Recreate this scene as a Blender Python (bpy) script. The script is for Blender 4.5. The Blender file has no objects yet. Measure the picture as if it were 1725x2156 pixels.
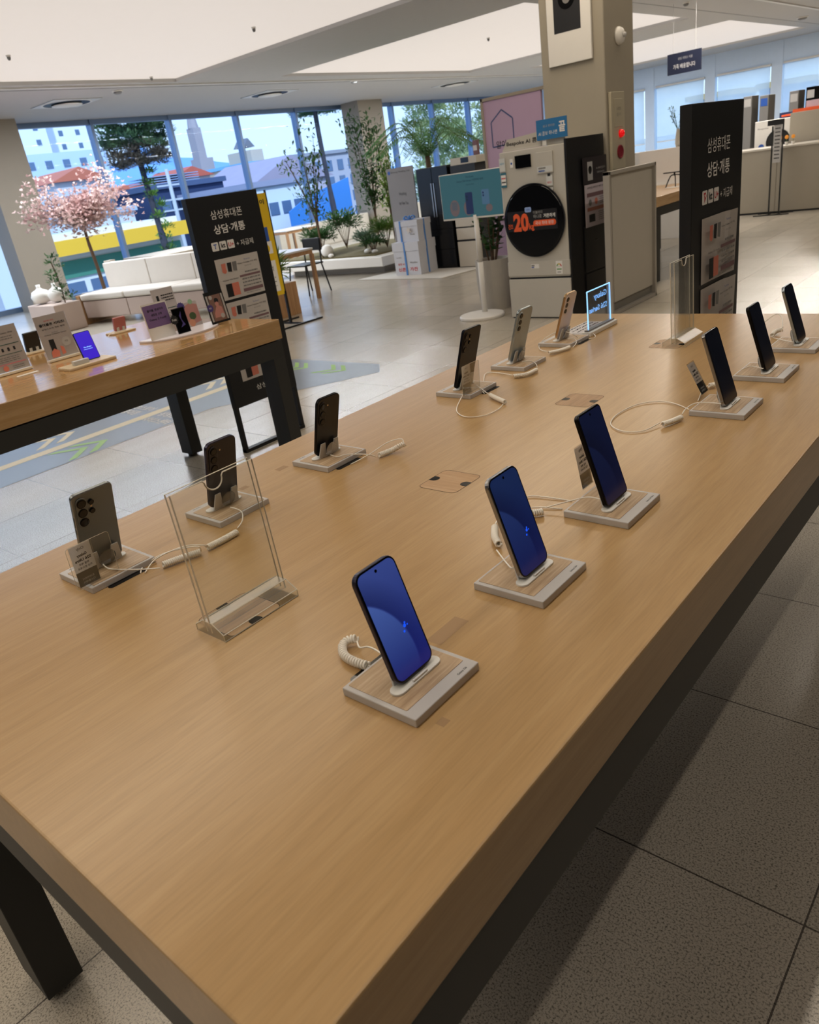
import bpy, math, random
from mathutils import Vector, Matrix

random.seed(7)
SC = bpy.context.scene
COL = SC.collection
PI = math.pi
R = math.radians

# ------------------------------------------------------------------ camera
cam_d = bpy.data.cameras.new('camera')
cam = bpy.data.objects.new('camera', cam_d)
COL.objects.link(cam)
cam_d.sensor_fit = 'HORIZONTAL'
cam_d.sensor_width = 36.0
cam_d.lens = 1579.26 * 36.0 / 1725.0
cam_d.clip_start = 0.02
cam_d.clip_end = 3000
cam_d.dof.use_dof = True
cam_d.dof.focus_distance = 1.6
cam_d.dof.aperture_fstop = 11.0
right = Vector((0.76021, 0.63429, -0.140558))
up = Vector((-0.166222, 0.399045, 0.901739))
fwd = Vector((-0.628053, 0.662147, -0.408791))
m = Matrix.Identity(4)
for i in range(3):
    m[i][0] = right[i]
    m[i][1] = up[i]
    m[i][2] = -fwd[i]
m[0][3], m[1][3], m[2][3] = 1.5498, -0.1497, 1.51
cam.matrix_world = m
SC.camera = cam

# ------------------------------------------------------------------ world, sun, exposure
SC.view_settings.view_transform = 'Standard'
SC.view_settings.look = 'None'
SC.view_settings.exposure = 0.25
SC.view_settings.gamma = 1.0
SC.view_settings.use_curve_mapping = False
SC.cycles.use_denoising = True
SC.cycles.max_bounces = 8
SC.cycles.diffuse_bounces = 4
SC.cycles.glossy_bounces = 4
SC.cycles.transmission_bounces = 8
SC.cycles.transparent_max_bounces = 12
SC.cycles.sample_clamp_indirect = 6.0
SC.cycles.caustics_reflective = False
SC.cycles.caustics_refractive = False

SKY_LOW = (0.60, 0.67, 0.72)
SKY_HIGH = (0.44, 0.60, 0.78)
SKY_STRENGTH = 2.0
SUN_STRENGTH = 3.6
PANEL_RADIANCE = 0.54
FILL_PANEL_RADIANCE = 4.0
STRIP_WATTS = 36.0
DAYLIGHT_FILL_WATTS = 900.0

w = bpy.data.worlds.new('world')
SC.world = w
w.use_nodes = True
nt = w.node_tree
nt.nodes.clear()
wo = nt.nodes.new('ShaderNodeOutputWorld')
wb = nt.nodes.new('ShaderNodeBackground')
tc = nt.nodes.new('ShaderNodeTexCoord')
sp = nt.nodes.new('ShaderNodeSeparateXYZ')
rp = nt.nodes.new('ShaderNodeValToRGB')
nt.links.new(tc.outputs['Generated'], sp.inputs[0])
nt.links.new(sp.outputs['Z'], rp.inputs[0])
nt.links.new(rp.outputs[0], wb.inputs['Color'])
nt.links.new(wb.outputs[0], wo.inputs[0])
rp.color_ramp.elements[0].position = 0.0
rp.color_ramp.elements[0].color = (*SKY_LOW, 1)
rp.color_ramp.elements[1].position = 0.45
rp.color_ramp.elements[1].color = (*SKY_HIGH, 1)
wb.inputs['Strength'].default_value = SKY_STRENGTH

sd = bpy.data.lights.new('sun', 'SUN')
sd.energy = SUN_STRENGTH
sd.angle = R(0.6)
sd.color = (1.0, 0.95, 0.86)
so = bpy.data.objects.new('sun', sd)
COL.objects.link(so)
so.rotation_euler = Vector((-0.72, 0.42, -0.72)).to_track_quat('-Z', 'Y').to_euler()


# ------------------------------------------------------------------ materials
def lin(c):
    return tuple(((x / 255.0) / 12.92 if x / 255.0 <= 0.04045 else ((x / 255.0 + 0.055) / 1.055) ** 2.4) for x in c)


MATS = {}


def mat(name, rgb=(200, 200, 200), rough=0.5, metal=0.0, emit=None, es=1.0, trans=0.0, alpha=1.0, spec=0.5, ior=1.45, vary=0.0, vscale=8.0, coat=0.0):
    if name in MATS:
        return MATS[name]
    mt = bpy.data.materials.new(name)
    mt.use_nodes = True
    b = mt.node_tree.nodes['Principled BSDF']
    col = lin(rgb)
    b.inputs['Base Color'].default_value = (*col, 1)
    b.inputs['Roughness'].default_value = rough
    b.inputs['Metallic'].default_value = metal
    b.inputs['Specular IOR Level'].default_value = spec
    b.inputs['IOR'].default_value = ior
    b.inputs['Transmission Weight'].default_value = trans
    b.inputs['Alpha'].default_value = alpha
    b.inputs['Coat Weight'].default_value = coat
    if emit is not None:
        b.inputs['Emission Color'].default_value = (*lin(emit), 1)
        b.inputs['Emission Strength'].default_value = es
    # small procedural variation of colour and gloss
    n = mt.node_tree
    tcn = n.nodes.new('ShaderNodeTexCoord')
    nz = n.nodes.new('ShaderNodeTexNoise')
    nz.inputs['Scale'].default_value = vscale
    nz.inputs['Detail'].default_value = 4
    n.links.new(tcn.outputs['Object'], nz.inputs['Vector'])
    hs = n.nodes.new('ShaderNodeHueSaturation')
    mp = n.nodes.new('ShaderNodeMapRange')
    v = vary if vary else 0.03
    mp.inputs['To Min'].default_value = 1.0 - v
    mp.inputs['To Max'].default_value = 1.0 + v
    n.links.new(nz.outputs['Fac'], mp.inputs['Value'])
    n.links.new(mp.outputs[0], hs.inputs['Value'])
    hs.inputs['Color'].default_value = (*col, 1)
    n.links.new(hs.outputs[0], b.inputs['Base Color'])
    MATS[name] = mt
    return mt


def thin_glass(name, tint=(0.9, 0.96, 1.0), gloss=0.08, rough=0.02, edge=0.25, gmax=0.4):
    """clear sheet: see-through with a fresnel reflection"""
    if name in MATS:
        return MATS[name]
    mt = bpy.data.materials.new(name)
    mt.use_nodes = True
    n = mt.node_tree
    n.nodes.clear()
    o = n.nodes.new('ShaderNodeOutputMaterial')
    t = n.nodes.new('ShaderNodeBsdfTransparent')
    t.inputs[0].default_value = (*tint, 1)
    g = n.nodes.new('ShaderNodeBsdfGlossy')
    g.inputs['Roughness'].default_value = rough
    lw = n.nodes.new('ShaderNodeLayerWeight')
    lw.inputs['Blend'].default_value = edge
    mr = n.nodes.new('ShaderNodeMapRange')
    mr.inputs['To Min'].default_value = gloss
    mr.inputs['To Max'].default_value = gmax
    n.links.new(lw.outputs['Fresnel'], mr.inputs['Value'])
    mx = n.nodes.new('ShaderNodeMixShader')
    n.links.new(mr.outputs[0], mx.inputs[0])
    n.links.new(t.outputs[0], mx.inputs[1])
    n.links.new(g.outputs[0], mx.inputs[2])
    n.links.new(mx.outputs[0], o.inputs[0])
    MATS[name] = mt
    return mt


def wood_mat(name, a, b_, c_, rough=0.42, along='Y', scale=1.0, bump=0.05, spec=0.5):
    if name in MATS:
        return MATS[name]
    mt = bpy.data.materials.new(name)
    mt.use_nodes = True
    n = mt.node_tree
    b = n.nodes['Principled BSDF']
    tcn = n.nodes.new('ShaderNodeTexCoord')
    mpg = n.nodes.new('ShaderNodeMapping')
    s = {'X': (1.8, 34, 34), 'Y': (34, 1.8, 34), 'Z': (34, 34, 1.8)}[along]
    mpg.inputs['Scale'].default_value = tuple(q * scale for q in s)
    n.links.new(tcn.outputs['Object'], mpg.inputs['Vector'])
    nz = n.nodes.new('ShaderNodeTexNoise')
    nz.inputs['Scale'].default_value = 1.4
    nz.inputs['Detail'].default_value = 8
    nz.inputs['Roughness'].default_value = 0.62
    nz.inputs['Distortion'].default_value = 0.35
    n.links.new(mpg.outputs[0], nz.inputs['Vector'])
    r1 = n.nodes.new('ShaderNodeValToRGB')
    e = r1.color_ramp.elements
    e[0].position = 0.3
    e[0].color = (*lin(a), 1)
    e[1].position = 0.68
    e[1].color = (*lin(c_), 1)
    k = e.new(0.5)
    k.color = (*lin(b_), 1)
    n.links.new(nz.outputs['Fac'], r1.inputs[0])
    # fine pores
    mp2 = n.nodes.new('ShaderNodeMapping')
    mp2.inputs['Scale'].default_value = tuple(q * scale * 6 for q in s)
    n.links.new(tcn.outputs['Object'], mp2.inputs['Vector'])
    n2 = n.nodes.new('ShaderNodeTexNoise')
    n2.inputs['Scale'].default_value = 1.6
    n2.inputs['Detail'].default_value = 3
    n.links.new(mp2.outputs[0], n2.inputs['Vector'])
    mr = n.nodes.new('ShaderNodeMapRange')
    mr.inputs['From Min'].default_value = 0.25
    mr.inputs['From Max'].default_value = 0.6
    mr.inputs['To Min'].default_value = 0.9
    mr.inputs['To Max'].default_value = 1.02
    n.links.new(n2.outputs['Fac'], mr.inputs['Value'])
    hs = n.nodes.new('ShaderNodeHueSaturation')
    n.links.new(r1.outputs[0], hs.inputs['Color'])
    n.links.new(mr.outputs[0], hs.inputs['Value'])
    n.links.new(hs.outputs[0], b.inputs['Base Color'])
    b.inputs['Roughness'].default_value = rough
    b.inputs['Specular IOR Level'].default_value = spec
    bp = n.nodes.new('ShaderNodeBump')
    bp.inputs['Strength'].default_value = bump
    bp.inputs['Distance'].default_value = 0.002
    n.links.new(n2.outputs['Fac'], bp.inputs['Height'])
    n.links.new(bp.outputs[0], b.inputs['Normal'])
    MATS[name] = mt
    return mt


def floor_mat():
    mt = bpy.data.materials.new('stone_tile_floor')
    mt.use_nodes = True
    n = mt.node_tree
    b = n.nodes['Principled BSDF']
    tcn = n.nodes.new('ShaderNodeTexCoord')
    mp = n.nodes.new('ShaderNodeMapping')
    mp.inputs['Location'].default_value = (-1.34 + 0.62 * 40, -1.046 + 0.61 * 40, 0)
    n.links.new(tcn.outputs['Object'], mp.inputs['Vector'])
    br = n.nodes.new('ShaderNodeTexBrick')
    br.offset = 0.0
    br.squash = 1.0
    br.inputs['Scale'].default_value = 1.0
    br.inputs['Mortar Size'].default_value = 0.0022
    br.inputs['Mortar Smooth'].default_value = 0.2
    br.inputs['Bias'].default_value = 0.0
    br.inputs['Brick Width'].default_value = 0.62
    br.inputs['Row Height'].default_value = 0.61
    br.inputs['Color1'].default_value = (*lin((174, 166, 152)), 1)
    br.inputs['Color2'].default_value = (*lin((184, 175, 161)), 1)
    br.inputs['Mortar'].default_value = (*lin((88, 82, 76)), 1)
    n.links.new(mp.outputs[0], br.inputs['Vector'])
    # granite speckle
    nz = n.nodes.new('ShaderNodeTexNoise')
    nz.inputs['Scale'].default_value = 215
    nz.inputs['Detail'].default_value = 6
    nz.inputs['Roughness'].default_value = 0.62
    n.links.new(tcn.outputs['Object'], nz.inputs['Vector'])
    mr = n.nodes.new('ShaderNodeMapRange')
    mr.inputs['From Min'].default_value = 0.34
    mr.inputs['From Max'].default_value = 0.52
    mr.inputs['To Min'].default_value = 0.3
    mr.inputs['To Max'].default_value = 1.14
    n.links.new(nz.outputs['Fac'], mr.inputs['Value'])
    # slow streaks inside the stone
    m2 = n.nodes.new('ShaderNodeMapping')
    m2.inputs['Scale'].default_value = (5, 1.2, 1)
    n.links.new(tcn.outputs['Object'], m2.inputs['Vector'])
    n3 = n.nodes.new('ShaderNodeTexNoise')
    n3.inputs['Scale'].default_value = 1.5
    n3.inputs['Detail'].default_value = 5
    n.links.new(m2.outputs[0], n3.inputs['Vector'])
    mr3 = n.nodes.new('ShaderNodeMapRange')
    mr3.inputs['To Min'].default_value = 0.9
    mr3.inputs['To Max'].default_value = 1.1
    n.links.new(n3.outputs['Fac'], mr3.inputs['Value'])
    mu = n.nodes.new('ShaderNodeMath')
    mu.operation = 'MULTIPLY'
    n.links.new(mr.outputs[0], mu.inputs[0])
    n.links.new(mr3.outputs[0], mu.inputs[1])
    hs = n.nodes.new('ShaderNodeHueSaturation')
    n.links.new(br.outputs['Color'], hs.inputs['Color'])
    n.links.new(mu.outputs[0], hs.inputs['Value'])
    n.links.new(hs.outputs[0], b.inputs['Base Color'])
    b.inputs['Roughness'].default_value = 0.22
    bp = n.nodes.new('ShaderNodeBump')
    bp.inputs['Strength'].default_value = 0.15
    bp.inputs['Distance'].default_value = 0.001
    n.links.new(nz.outputs['Fac'], bp.inputs['Height'])
    n.links.new(bp.outputs[0], b.inputs['Normal'])
    return mt


def leafy(name, c1, c2, rough=0.6, scale=6.0, transl=0.35):
    if name in MATS:
        return MATS[name]
    mt = bpy.data.materials.new(name)
    mt.use_nodes = True
    n = mt.node_tree
    b = n.nodes['Principled BSDF']
    o = n.nodes['Material Output']
    tcn = n.nodes.new('ShaderNodeTexCoord')
    nz = n.nodes.new('ShaderNodeTexNoise')
    nz.inputs['Scale'].default_value = scale
    nz.inputs['Detail'].default_value = 2
    n.links.new(tcn.outputs['Object'], nz.inputs['Vector'])
    r1 = n.nodes.new('ShaderNodeValToRGB')
    r1.color_ramp.elements[0].position = 0.35
    r1.color_ramp.elements[0].color = (*lin(c1), 1)
    r1.color_ramp.elements[1].position = 0.65
    r1.color_ramp.elements[1].color = (*lin(c2), 1)
    n.links.new(nz.outputs['Fac'], r1.inputs[0])
    n.links.new(r1.outputs[0], b.inputs['Base Color'])
    b.inputs['Roughness'].default_value = rough
    tr = n.nodes.new('ShaderNodeBsdfTranslucent')
    n.links.new(r1.outputs[0], tr.inputs[0])
    mx = n.nodes.new('ShaderNodeMixShader')
    mx.inputs[0].default_value = transl
    n.links.new(b.outputs[0], mx.inputs[1])
    n.links.new(tr.outputs[0], mx.inputs[2])
    n.links.new(mx.outputs[0], o.inputs[0])
    MATS[name] = mt
    return mt


def screen_mat(name, top, mid, deep, foot, strength, rough=0.12):
    """lit phone display: blue wallpaper with one long curved fold, coordinates from the screen mesh itself"""
    mt = bpy.data.materials.new(name)
    mt.use_nodes = True
    n = mt.node_tree
    b = n.nodes['Principled BSDF']
    b.inputs['Base Color'].default_value = (0.004, 0.004, 0.006, 1)
    b.inputs['Roughness'].default_value = rough
    tcn = n.nodes.new('ShaderNodeTexCoord')
    sep = n.nodes.new('ShaderNodeSeparateXYZ')
    n.links.new(tcn.outputs['Object'], sep.inputs[0])
    # distance to an arc centre low on the left
    vm = n.nodes.new('ShaderNodeVectorMath')
    vm.operation = 'DISTANCE'
    vm.inputs[1].default_value = (-0.085, 0.0, 0.03)
    n.links.new(tcn.outputs['Object'], vm.inputs[0])
    r1 = n.nodes.new('ShaderNodeValToRGB')
    r1.color_ramp.elements[0].position = 0.0
    r1.color_ramp.elements[0].color = (*lin(mid), 1)
    r1.color_ramp.elements[1].position = 1.0
    r1.color_ramp.elements[1].color = (*lin(top), 1)
    for p, c in ((0.515, mid), (0.522, top), (0.530, deep), (0.72, top)):
        e = r1.color_ramp.elements.new(p)
        e.color = (*lin(c), 1)
    mr = n.nodes.new('ShaderNodeMapRange')
    mr.inputs['From Min'].default_value = 0.0
    mr.inputs['From Max'].default_value = 0.19
    n.links.new(vm.outputs['Value'], mr.inputs['Value'])
    n.links.new(mr.outputs[0], r1.inputs[0])
    # deeper blue towards the foot of the wallpaper
    mz = n.nodes.new('ShaderNodeMapRange')
    mz.inputs['From Min'].default_value = 0.0
    mz.inputs['From Max'].default_value = 0.15
    mz.inputs['To Min'].default_value = 0.0
    mz.inputs['To Max'].default_value = 1.0
    n.links.new(sep.outputs['Z'], mz.inputs['Value'])
    mx = n.nodes.new('ShaderNodeMix')
    mx.data_type = 'RGBA'
    n.links.new(mz.outputs[0], mx.inputs['Factor'])
    mx.inputs[6].default_value = (*lin(foot), 1)
    n.links.new(r1.outputs[0], mx.inputs[7])
    n.links.new(mx.outputs[2], b.inputs['Emission Color'])
    b.inputs['Emission Strength'].default_value = strength
    return mt


# ------------------------------------------------------------------ geometry collector
class G:
    def __init__(self, M=None):
        self.v, self.f = [], []
        self.M = M

    def add(self, vs, fs):
        o = len(self.v)
        if self.M is not None:
            vs = [tuple(self.M @ Vector(p)) for p in vs]
        self.v += [tuple(p) for p in vs]
        self.f += [tuple(i + o for i in f) for f in fs]
        return self

    def box(self, x0, y0, z0, x1, y1, z1):
        if x0 > x1: x0, x1 = x1, x0
        if y0 > y1: y0, y1 = y1, y0
        if z0 > z1: z0, z1 = z1, z0
        return self.add([(x0, y0, z0), (x1, y0, z0), (x1, y1, z0), (x0, y1, z0), (x0, y0, z1), (x1, y0, z1), (x1, y1, z1), (x0, y1, z1)],
                        [(0, 3, 2, 1), (4, 5, 6, 7), (0, 1, 5, 4), (1, 2, 6, 5), (2, 3, 7, 6), (3, 0, 4, 7)])

    def prism(self, poly, d0, d1, plane='xz'):
        """poly (counter-clockwise in the plane) swept from d0 to d1 along the third axis"""
        n = len(poly)

        def P(a, b, d):
            return {'xz': (a, d, b), 'xy': (a, b, d), 'yz': (d, a, b)}[plane]
        vs = [P(a, b, d0) for a, b in poly] + [P(a, b, d1) for a, b in poly]
        fs = [tuple(range(n)), tuple(range(2 * n - 1, n - 1, -1))]
        fs += [(i, i + n, (i + 1) % n + n, (i + 1) % n) for i in range(n)]
        return self.add(vs, fs)

    def quad(self, a, b, c, d):
        return self.add([a, b, c, d], [(0, 1, 2, 3)])

    def tube(self, pts, r, seg=8, caps=True):
        pts = [Vector(p) for p in pts]
        n = len(pts)
        rs = r if isinstance(r, (list, tuple)) else [r] * n
        vs, fs = [], []
        prev = None
        for i, p in enumerate(pts):
            if i == 0: t = pts[1] - pts[0]
            elif i == n - 1: t = pts[-1] - pts[-2]
            else: t = pts[i + 1] - pts[i - 1]
            if t.length < 1e-9: t = Vector((0, 0, 1))
            t.normalize()
            if prev is None:
                a = Vector((0, 0, 1)) if abs(t.z) < 0.9 else Vector((1, 0, 0))
                u = t.cross(a).normalized()
            else:
                u = (prev - t * prev.dot(t))
                u = u.normalized() if u.length > 1e-6 else t.cross(Vector((0.3, 0.9, 0.1))).normalized()
            prev = u
            v = t.cross(u)
            for k in range(seg):
                a = 2 * PI * k / seg
                vs.append(tuple(p + (u * math.cos(a) + v * math.sin(a)) * rs[i]))
        for i in range(n - 1):
            for k in range(seg):
                a, b = i * seg + k, i * seg + (k + 1) % seg
                fs.append((a, b, b + seg, a + seg))
        if caps:
            fs.append(tuple(range(seg - 1, -1, -1)))
            fs.append(tuple(range((n - 1) * seg, n * seg)))
        return self.add(vs, fs)

    def cyl(self, x, y, z0, z1, r, seg=32, r2=None):
        return self.lathe([(r, z0), (r if r2 is None else r2, z1)], x, y, seg)

    def lathe(self, prof, x=0, y=0, seg=32, caps=True):
        vs, fs = [], []
        n = len(prof)
        for rr, z in prof:
            for k in range(seg):
                a = 2 * PI * k / seg
                vs.append((x + rr * math.cos(a), y + rr * math.sin(a), z))
        for i in range(n - 1):
            for k in range(seg):
                a, b = i * seg + k, i * seg + (k + 1) % seg
                fs.append((a, b, b + seg, a + seg))
        if caps:
            fs.append(tuple(range(seg - 1, -1, -1)))
            fs.append(tuple(range((n - 1) * seg, n * seg)))
        return self.add(vs, fs)

    def disc_y(self, x, z, y0, y1, r, seg=32, r2=None):
        """short cylinder whose axis runs along y"""
        r2 = r if r2 is None else r2
        vs = [(x + r * math.cos(2 * PI * k / seg), y0, z + r * math.sin(2 * PI * k / seg)) for k in range(seg)]
        vs += [(x + r2 * math.cos(2 * PI * k / seg), y1, z + r2 * math.sin(2 * PI * k / seg)) for k in range(seg)]
        fs = [(i, (i + 1) % seg, (i + 1) % seg + seg, i + seg) for i in range(seg)]
        fs += [tuple(range(seg - 1, -1, -1)), tuple(range(seg, 2 * seg))]
        return self.add(vs, fs)

    def ball(self, x, y, z, r, sx=1, sy=1, sz=1, nu=20, nv=12):
        prof = [(max(1e-4, r * math.sin(PI * i / nv)), -r * math.cos(PI * i / nv)) for i in range(nv + 1)]
        vs, fs = [], []
        for rr, zz in prof:
            for k in range(nu):
                a = 2 * PI * k / nu
                vs.append((x + rr * math.cos(a) * sx, y + rr * math.sin(a) * sy, z + zz * sz))
        for i in range(nv):
            for k in range(nu):
                a, b = i * nu + k, i * nu + (k + 1) % nu
                fs.append((a, b, b + nu, a + nu))
        return self.add(vs, fs)

    def make(self, name, m, parent=None, loc=(0, 0, 0), smooth=False, bev=0.0, seg=2):
        me = bpy.data.meshes.new(name)
        me.from_pydata(self.v, [], self.f)
        me.update()
        me.materials.append(m)
        if smooth:
            me.polygons.foreach_set('use_smooth', [True] * len(me.polygons))
        o = bpy.data.objects.new(name, me)
        COL.objects.link(o)
        o.location = loc
        if parent is not None:
            o.parent = parent
        if bev:
            bm = o.modifiers.new('edge', 'BEVEL')
            bm.width = bev
            bm.segments = seg
            bm.limit_method = 'ANGLE'
            bm.angle_limit = R(40)
        return o


def rrect(x0, z0, x1, z1, r, seg=6):
    pts = []
    for cx, cz, a0 in ((x1 - r, z0 + r, -90), (x1 - r, z1 - r, 0), (x0 + r, z1 - r, 90), (x0 + r, z0 + r, 180)):
        for k in range(seg + 1):
            a = R(a0 + 90 * k / seg)
            pts.append((cx + r * math.cos(a), cz + r * math.sin(a)))
    return pts


def thing(name, label, cat, loc=(0, 0, 0), rot=(0, 0, 0), group=None):
    o = bpy.data.objects.new(name, None)
    o.empty_display_size = 0.1
    COL.objects.link(o)
    o.location = loc
    o.rotation_euler = rot
    tag(o, label, cat, group)
    return o


def tag(o, label, cat, group=None, kind=None):
    if label: o['label'] = label
    if cat: o['category'] = cat
    if group: o['group'] = group
    if kind: o['kind'] = kind
    return o


def struct(o):
    o['kind'] = 'structure'
    return o


def copy_tree(o, parent=None):
    c = o.copy()
    COL.objects.link(c)
    if parent is not None:
        c.parent = parent
    for ch in [q for q in bpy.data.objects if q.parent == o]:
        copy_tree(ch, c)
    return c


# ------------------------------------------------------------------ lettering
_TX = {}


def glyphs(s, bold=0.0):
    key = (s, bold)
    if key in _TX:
        return _TX[key]
    cu = bpy.data.curves.new('lettering', 'FONT')
    cu.body = s
    cu.size = 1.0
    cu.resolution_u = 3
    cu.offset = bold
    ob = bpy.data.objects.new('lettering', cu)
    COL.objects.link(ob)
    dg = bpy.context.evaluated_depsgraph_get()
    dg.update()
    me = bpy.data.meshes.new_from_object(ob.evaluated_get(dg))
    vs = [(v.co.x, v.co.y) for v in me.vertices]
    fs = [tuple(p.vertices) for p in me.polygons]
    bpy.data.objects.remove(ob)
    bpy.data.curves.remove(cu)
    bpy.data.meshes.remove(me)
    xs = [v[0] for v in vs] or [0, 1]
    ys = [v[1] for v in vs] or [0, 1]
    _TX[key] = (vs, fs, min(xs), max(xs), min(ys), max(ys))
    return _TX[key]


class Art:
    """flat printing on a panel that faces -y; x to the right, z up"""
    def __init__(self, y=0.0):
        self.g = {}
        self.y = y

    def _g(self, m, name):
        return self.g.setdefault((m.name, name), (G(), m, name))[0]

    def rect(self, x0, z0, x1, z1, m, name='printed_panel', lift=0.0006):
        y = self.y - lift
        self._g(m, name).quad((x0, y, z0), (x1, y, z0), (x1, y, z1), (x0, y, z1))

    def poly(self, pts, m, name='printed_picture', lift=0.0008):
        y = self.y - lift
        self._g(m, name).add([(x, y, z) for x, z in pts], [tuple(range(len(pts)))])

    def disc(self, x, z, r, m, name='printed_picture', lift=0.001, seg=20, sz=1.0):
        self.poly([(x + r * math.cos(2 * PI * k / seg), z + r * sz * math.sin(2 * PI * k / seg)) for k in range(seg)], m, name, lift)

    def text(self, s, x, z, h, m, name='lettering', align='c', width=None, bold=0.0, lift=0.0012):
        vs, fs, x0, x1, y0, y1 = glyphs(s, bold)
        k = h / max(1e-6, y1 - y0)
        kx = k if width is None else width / max(1e-6, x1 - x0)
        off = {'c': -(x0 + x1) / 2, 'l': -x0, 'r': -x1}[align]
        y = self.y - lift
        self._g(m, name).add([(x + (a + off) * kx, y, z + (b - y0) * k) for a, b in vs], fs)

    def bars(self, x0, z, x1, n, dz, h, m, name='lettering', seed=1, lift=0.0009):
        rnd = random.Random(seed)
        for i in range(n):
            zz = z - i * dz
            x = x0
            while x < x1:
                wd = (x1 - x0) * rnd.uniform(0.06, 0.2)
                e = min(x + wd, x1)
                self.rect(x, zz, e, zz + h, m, name, lift)
                x = e + (x1 - x0) * 0.03

    def make(self, parent):
        for (mn, name), (g, m, nm) in self.g.items():
            g.make(nm, m, parent)


# shared materials
M_white = mat('white_paint', (225, 222, 216), 0.45)
M_cream = mat('cream_paint', (196, 188, 174), 0.5)
M_paper = mat('white_paper', (215, 208, 202), 0.6)
M_black = mat('black_powder_coat', (12, 13, 14), 0.45)
M_blackg = mat('black_gloss', (8, 8, 10), 0.15)
M_ink = mat('black_ink', (20, 20, 22), 0.6)
M_inkw = mat('white_ink', (232, 230, 226), 0.6)
M_grey = mat('mid_grey', (120, 118, 116), 0.5)
M_lgrey = mat('light_grey', (176, 174, 172), 0.5)
M_red = mat('red_ink', (196, 30, 44), 0.5)
M_blue = mat('blue_ink', (38, 84, 168), 0.5)
M_brown = mat('mauve_band', (122, 92, 96), 0.6)
M_salmon = mat('salmon_print', (206, 120, 100), 0.6)
M_orange = mat('orange_print', (235, 96, 48), 0.5)
M_steel = mat('brushed_steel', (150, 152, 156), 0.3, 0.9)
M_acryl = thin_glass('clear_acrylic', (0.975, 0.98, 0.975), 0.03, 0.03, 0.18)
M_acryl_edge = mat('glint_cream_acrylic', (236, 228, 208), 0.2, trans=0.15)  # cream colour stands in for light caught in acrylic edges
# ================================================================== the building
H = 3.5
XW, YF, XE, YB = -15.3, 27.3, 9.0, -5.0
struct(G().box(XW - 0.3, YB, -0.2, XE, YF + 0.3, 0.0).make('floor', floor_mat()))
M_ceil = mat('ceiling_paint', (184, 182, 180), 0.7)
M_wall = mat('wall_paint', (188, 182, 172), 0.6)

# ceiling with recessed openings for the luminous panels
panels = [(-11.0, -5.35, 2.9, 8.92), (-10.7, -5.27, 11.1, 17.3), (-10.2, -5.15, 19.25, 25.1),
          (-2.75, -1.75, -3.2, 2.9), (-2.75, -1.75, 4.6, 10.6), (-2.75, -1.75, 12.6, 18.6), (-2.75, -1.75, 20.6, 26.6)]  # this row is unseen, added and shaped to light the tables
xs = sorted({XW - 0.3, XE} | {p[0] for p in panels} | {p[1] for p in panels})
ys = sorted({YB, YF + 0.3} | {p[2] for p in panels} | {p[3] for p in panels})
g = G()
for i in range(len(xs) - 1):
    for j in range(len(ys) - 1):
        cx, cy = (xs[i] + xs[i + 1]) / 2, (ys[j] + ys[j + 1]) / 2
        if any(p[0] < cx < p[1] and p[2] < cy < p[3] for p in panels):
            continue
        g.quad((xs[i], ys[j], H), (xs[i], ys[j + 1], H), (xs[i + 1], ys[j + 1], H), (xs[i + 1], ys[j], H))
g.box(XW - 0.3, YB, H + 0.45, XE, YF + 0.3, H + 0.65)
for p in panels:   # sides of the recesses
    g.quad((p[0], p[2], H), (p[1], p[2], H), (p[1], p[2], H + .12), (p[0], p[2], H + .12))
    g.quad((p[0], p[3], H), (p[1], p[3], H), (p[1], p[3], H + .12), (p[0], p[3], H + .12))
    g.quad((p[0], p[2], H), (p[0], p[3], H), (p[0], p[3], H + .12), (p[0], p[2], H + .12))
    g.quad((p[1], p[2], H), (p[1], p[3], H), (p[1], p[3], H + .12), (p[1], p[2], H + .12))
struct(g.make('ceiling', M_ceil))
M_lum = mat('luminous_membrane', (140, 134, 128), 0.6, emit=(255, 243, 233), es=PANEL_RADIANCE)
plab = ['luminous stretch ceiling panel over the left tables, nearest to the camera', 'luminous stretch ceiling panel left of the main column, above the planted bed',
        'luminous ceiling panel behind the main column, near the blinds', 'unseen fill panel added in the ceiling by the near end of the phone table',
        'unseen fill panel added in the ceiling above the washing machines', 'unseen fill panel added in the ceiling above the service counter', 'unseen fill panel added in the ceiling at the far right end of the hall']
M_lum2 = mat('fill_membrane_strong', (225, 218, 208), 0.6, emit=(255, 238, 214), es=FILL_PANEL_RADIANCE)
M_lum3 = mat('fill_membrane_soft', (225, 218, 208), 0.6, emit=(255, 238, 214), es=1.1)
for p, l in zip(panels, plab):
    o = G().box(p[0] - .02, p[2] - .02, H + .05, p[1] + .02, p[3] + .02, H + .08).make('luminous_ceiling_panel', (M_lum3 if p[2] > 12 else M_lum2) if p[0] > -3 else M_lum)
    tag(o, l, 'ceiling light', 'luminous ceiling panels')

M_mull = mat('window_metal', (120, 140, 168), 0.35, 0.6)
M_glass = thin_glass('window_glass', (0.74, 0.84, 0.99), 0.006, 0.0, 0.03, 0.06)
M_glass2 = thin_glass('window_glass_clear', (0.86, 0.94, 1.0), 0.006, 0.0, 0.03, 0.06)
# left window wall
g = G()
mull = [9.55 + 2.0 * k for k in range(-6, 9)]
for y in mull:
    if YB < y < YF:
        g.box(XW - 0.12, y - 0.035, 0.0, XW + 0.08, y + 0.035, H)
g.box(XW - 0.08, YB, 0, XW + 0.05, YF, 0.1)
g.box(XW - 0.08, YB, H - 0.1, XW + 0.05, YF, H + .1)
wn = struct(g.make('window_1', M_mull))
struct(G().box(XW - 0.02, YB, 0.0, XW - 0.01, YF, H).make('window_1_glass', M_glass, wn))
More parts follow.
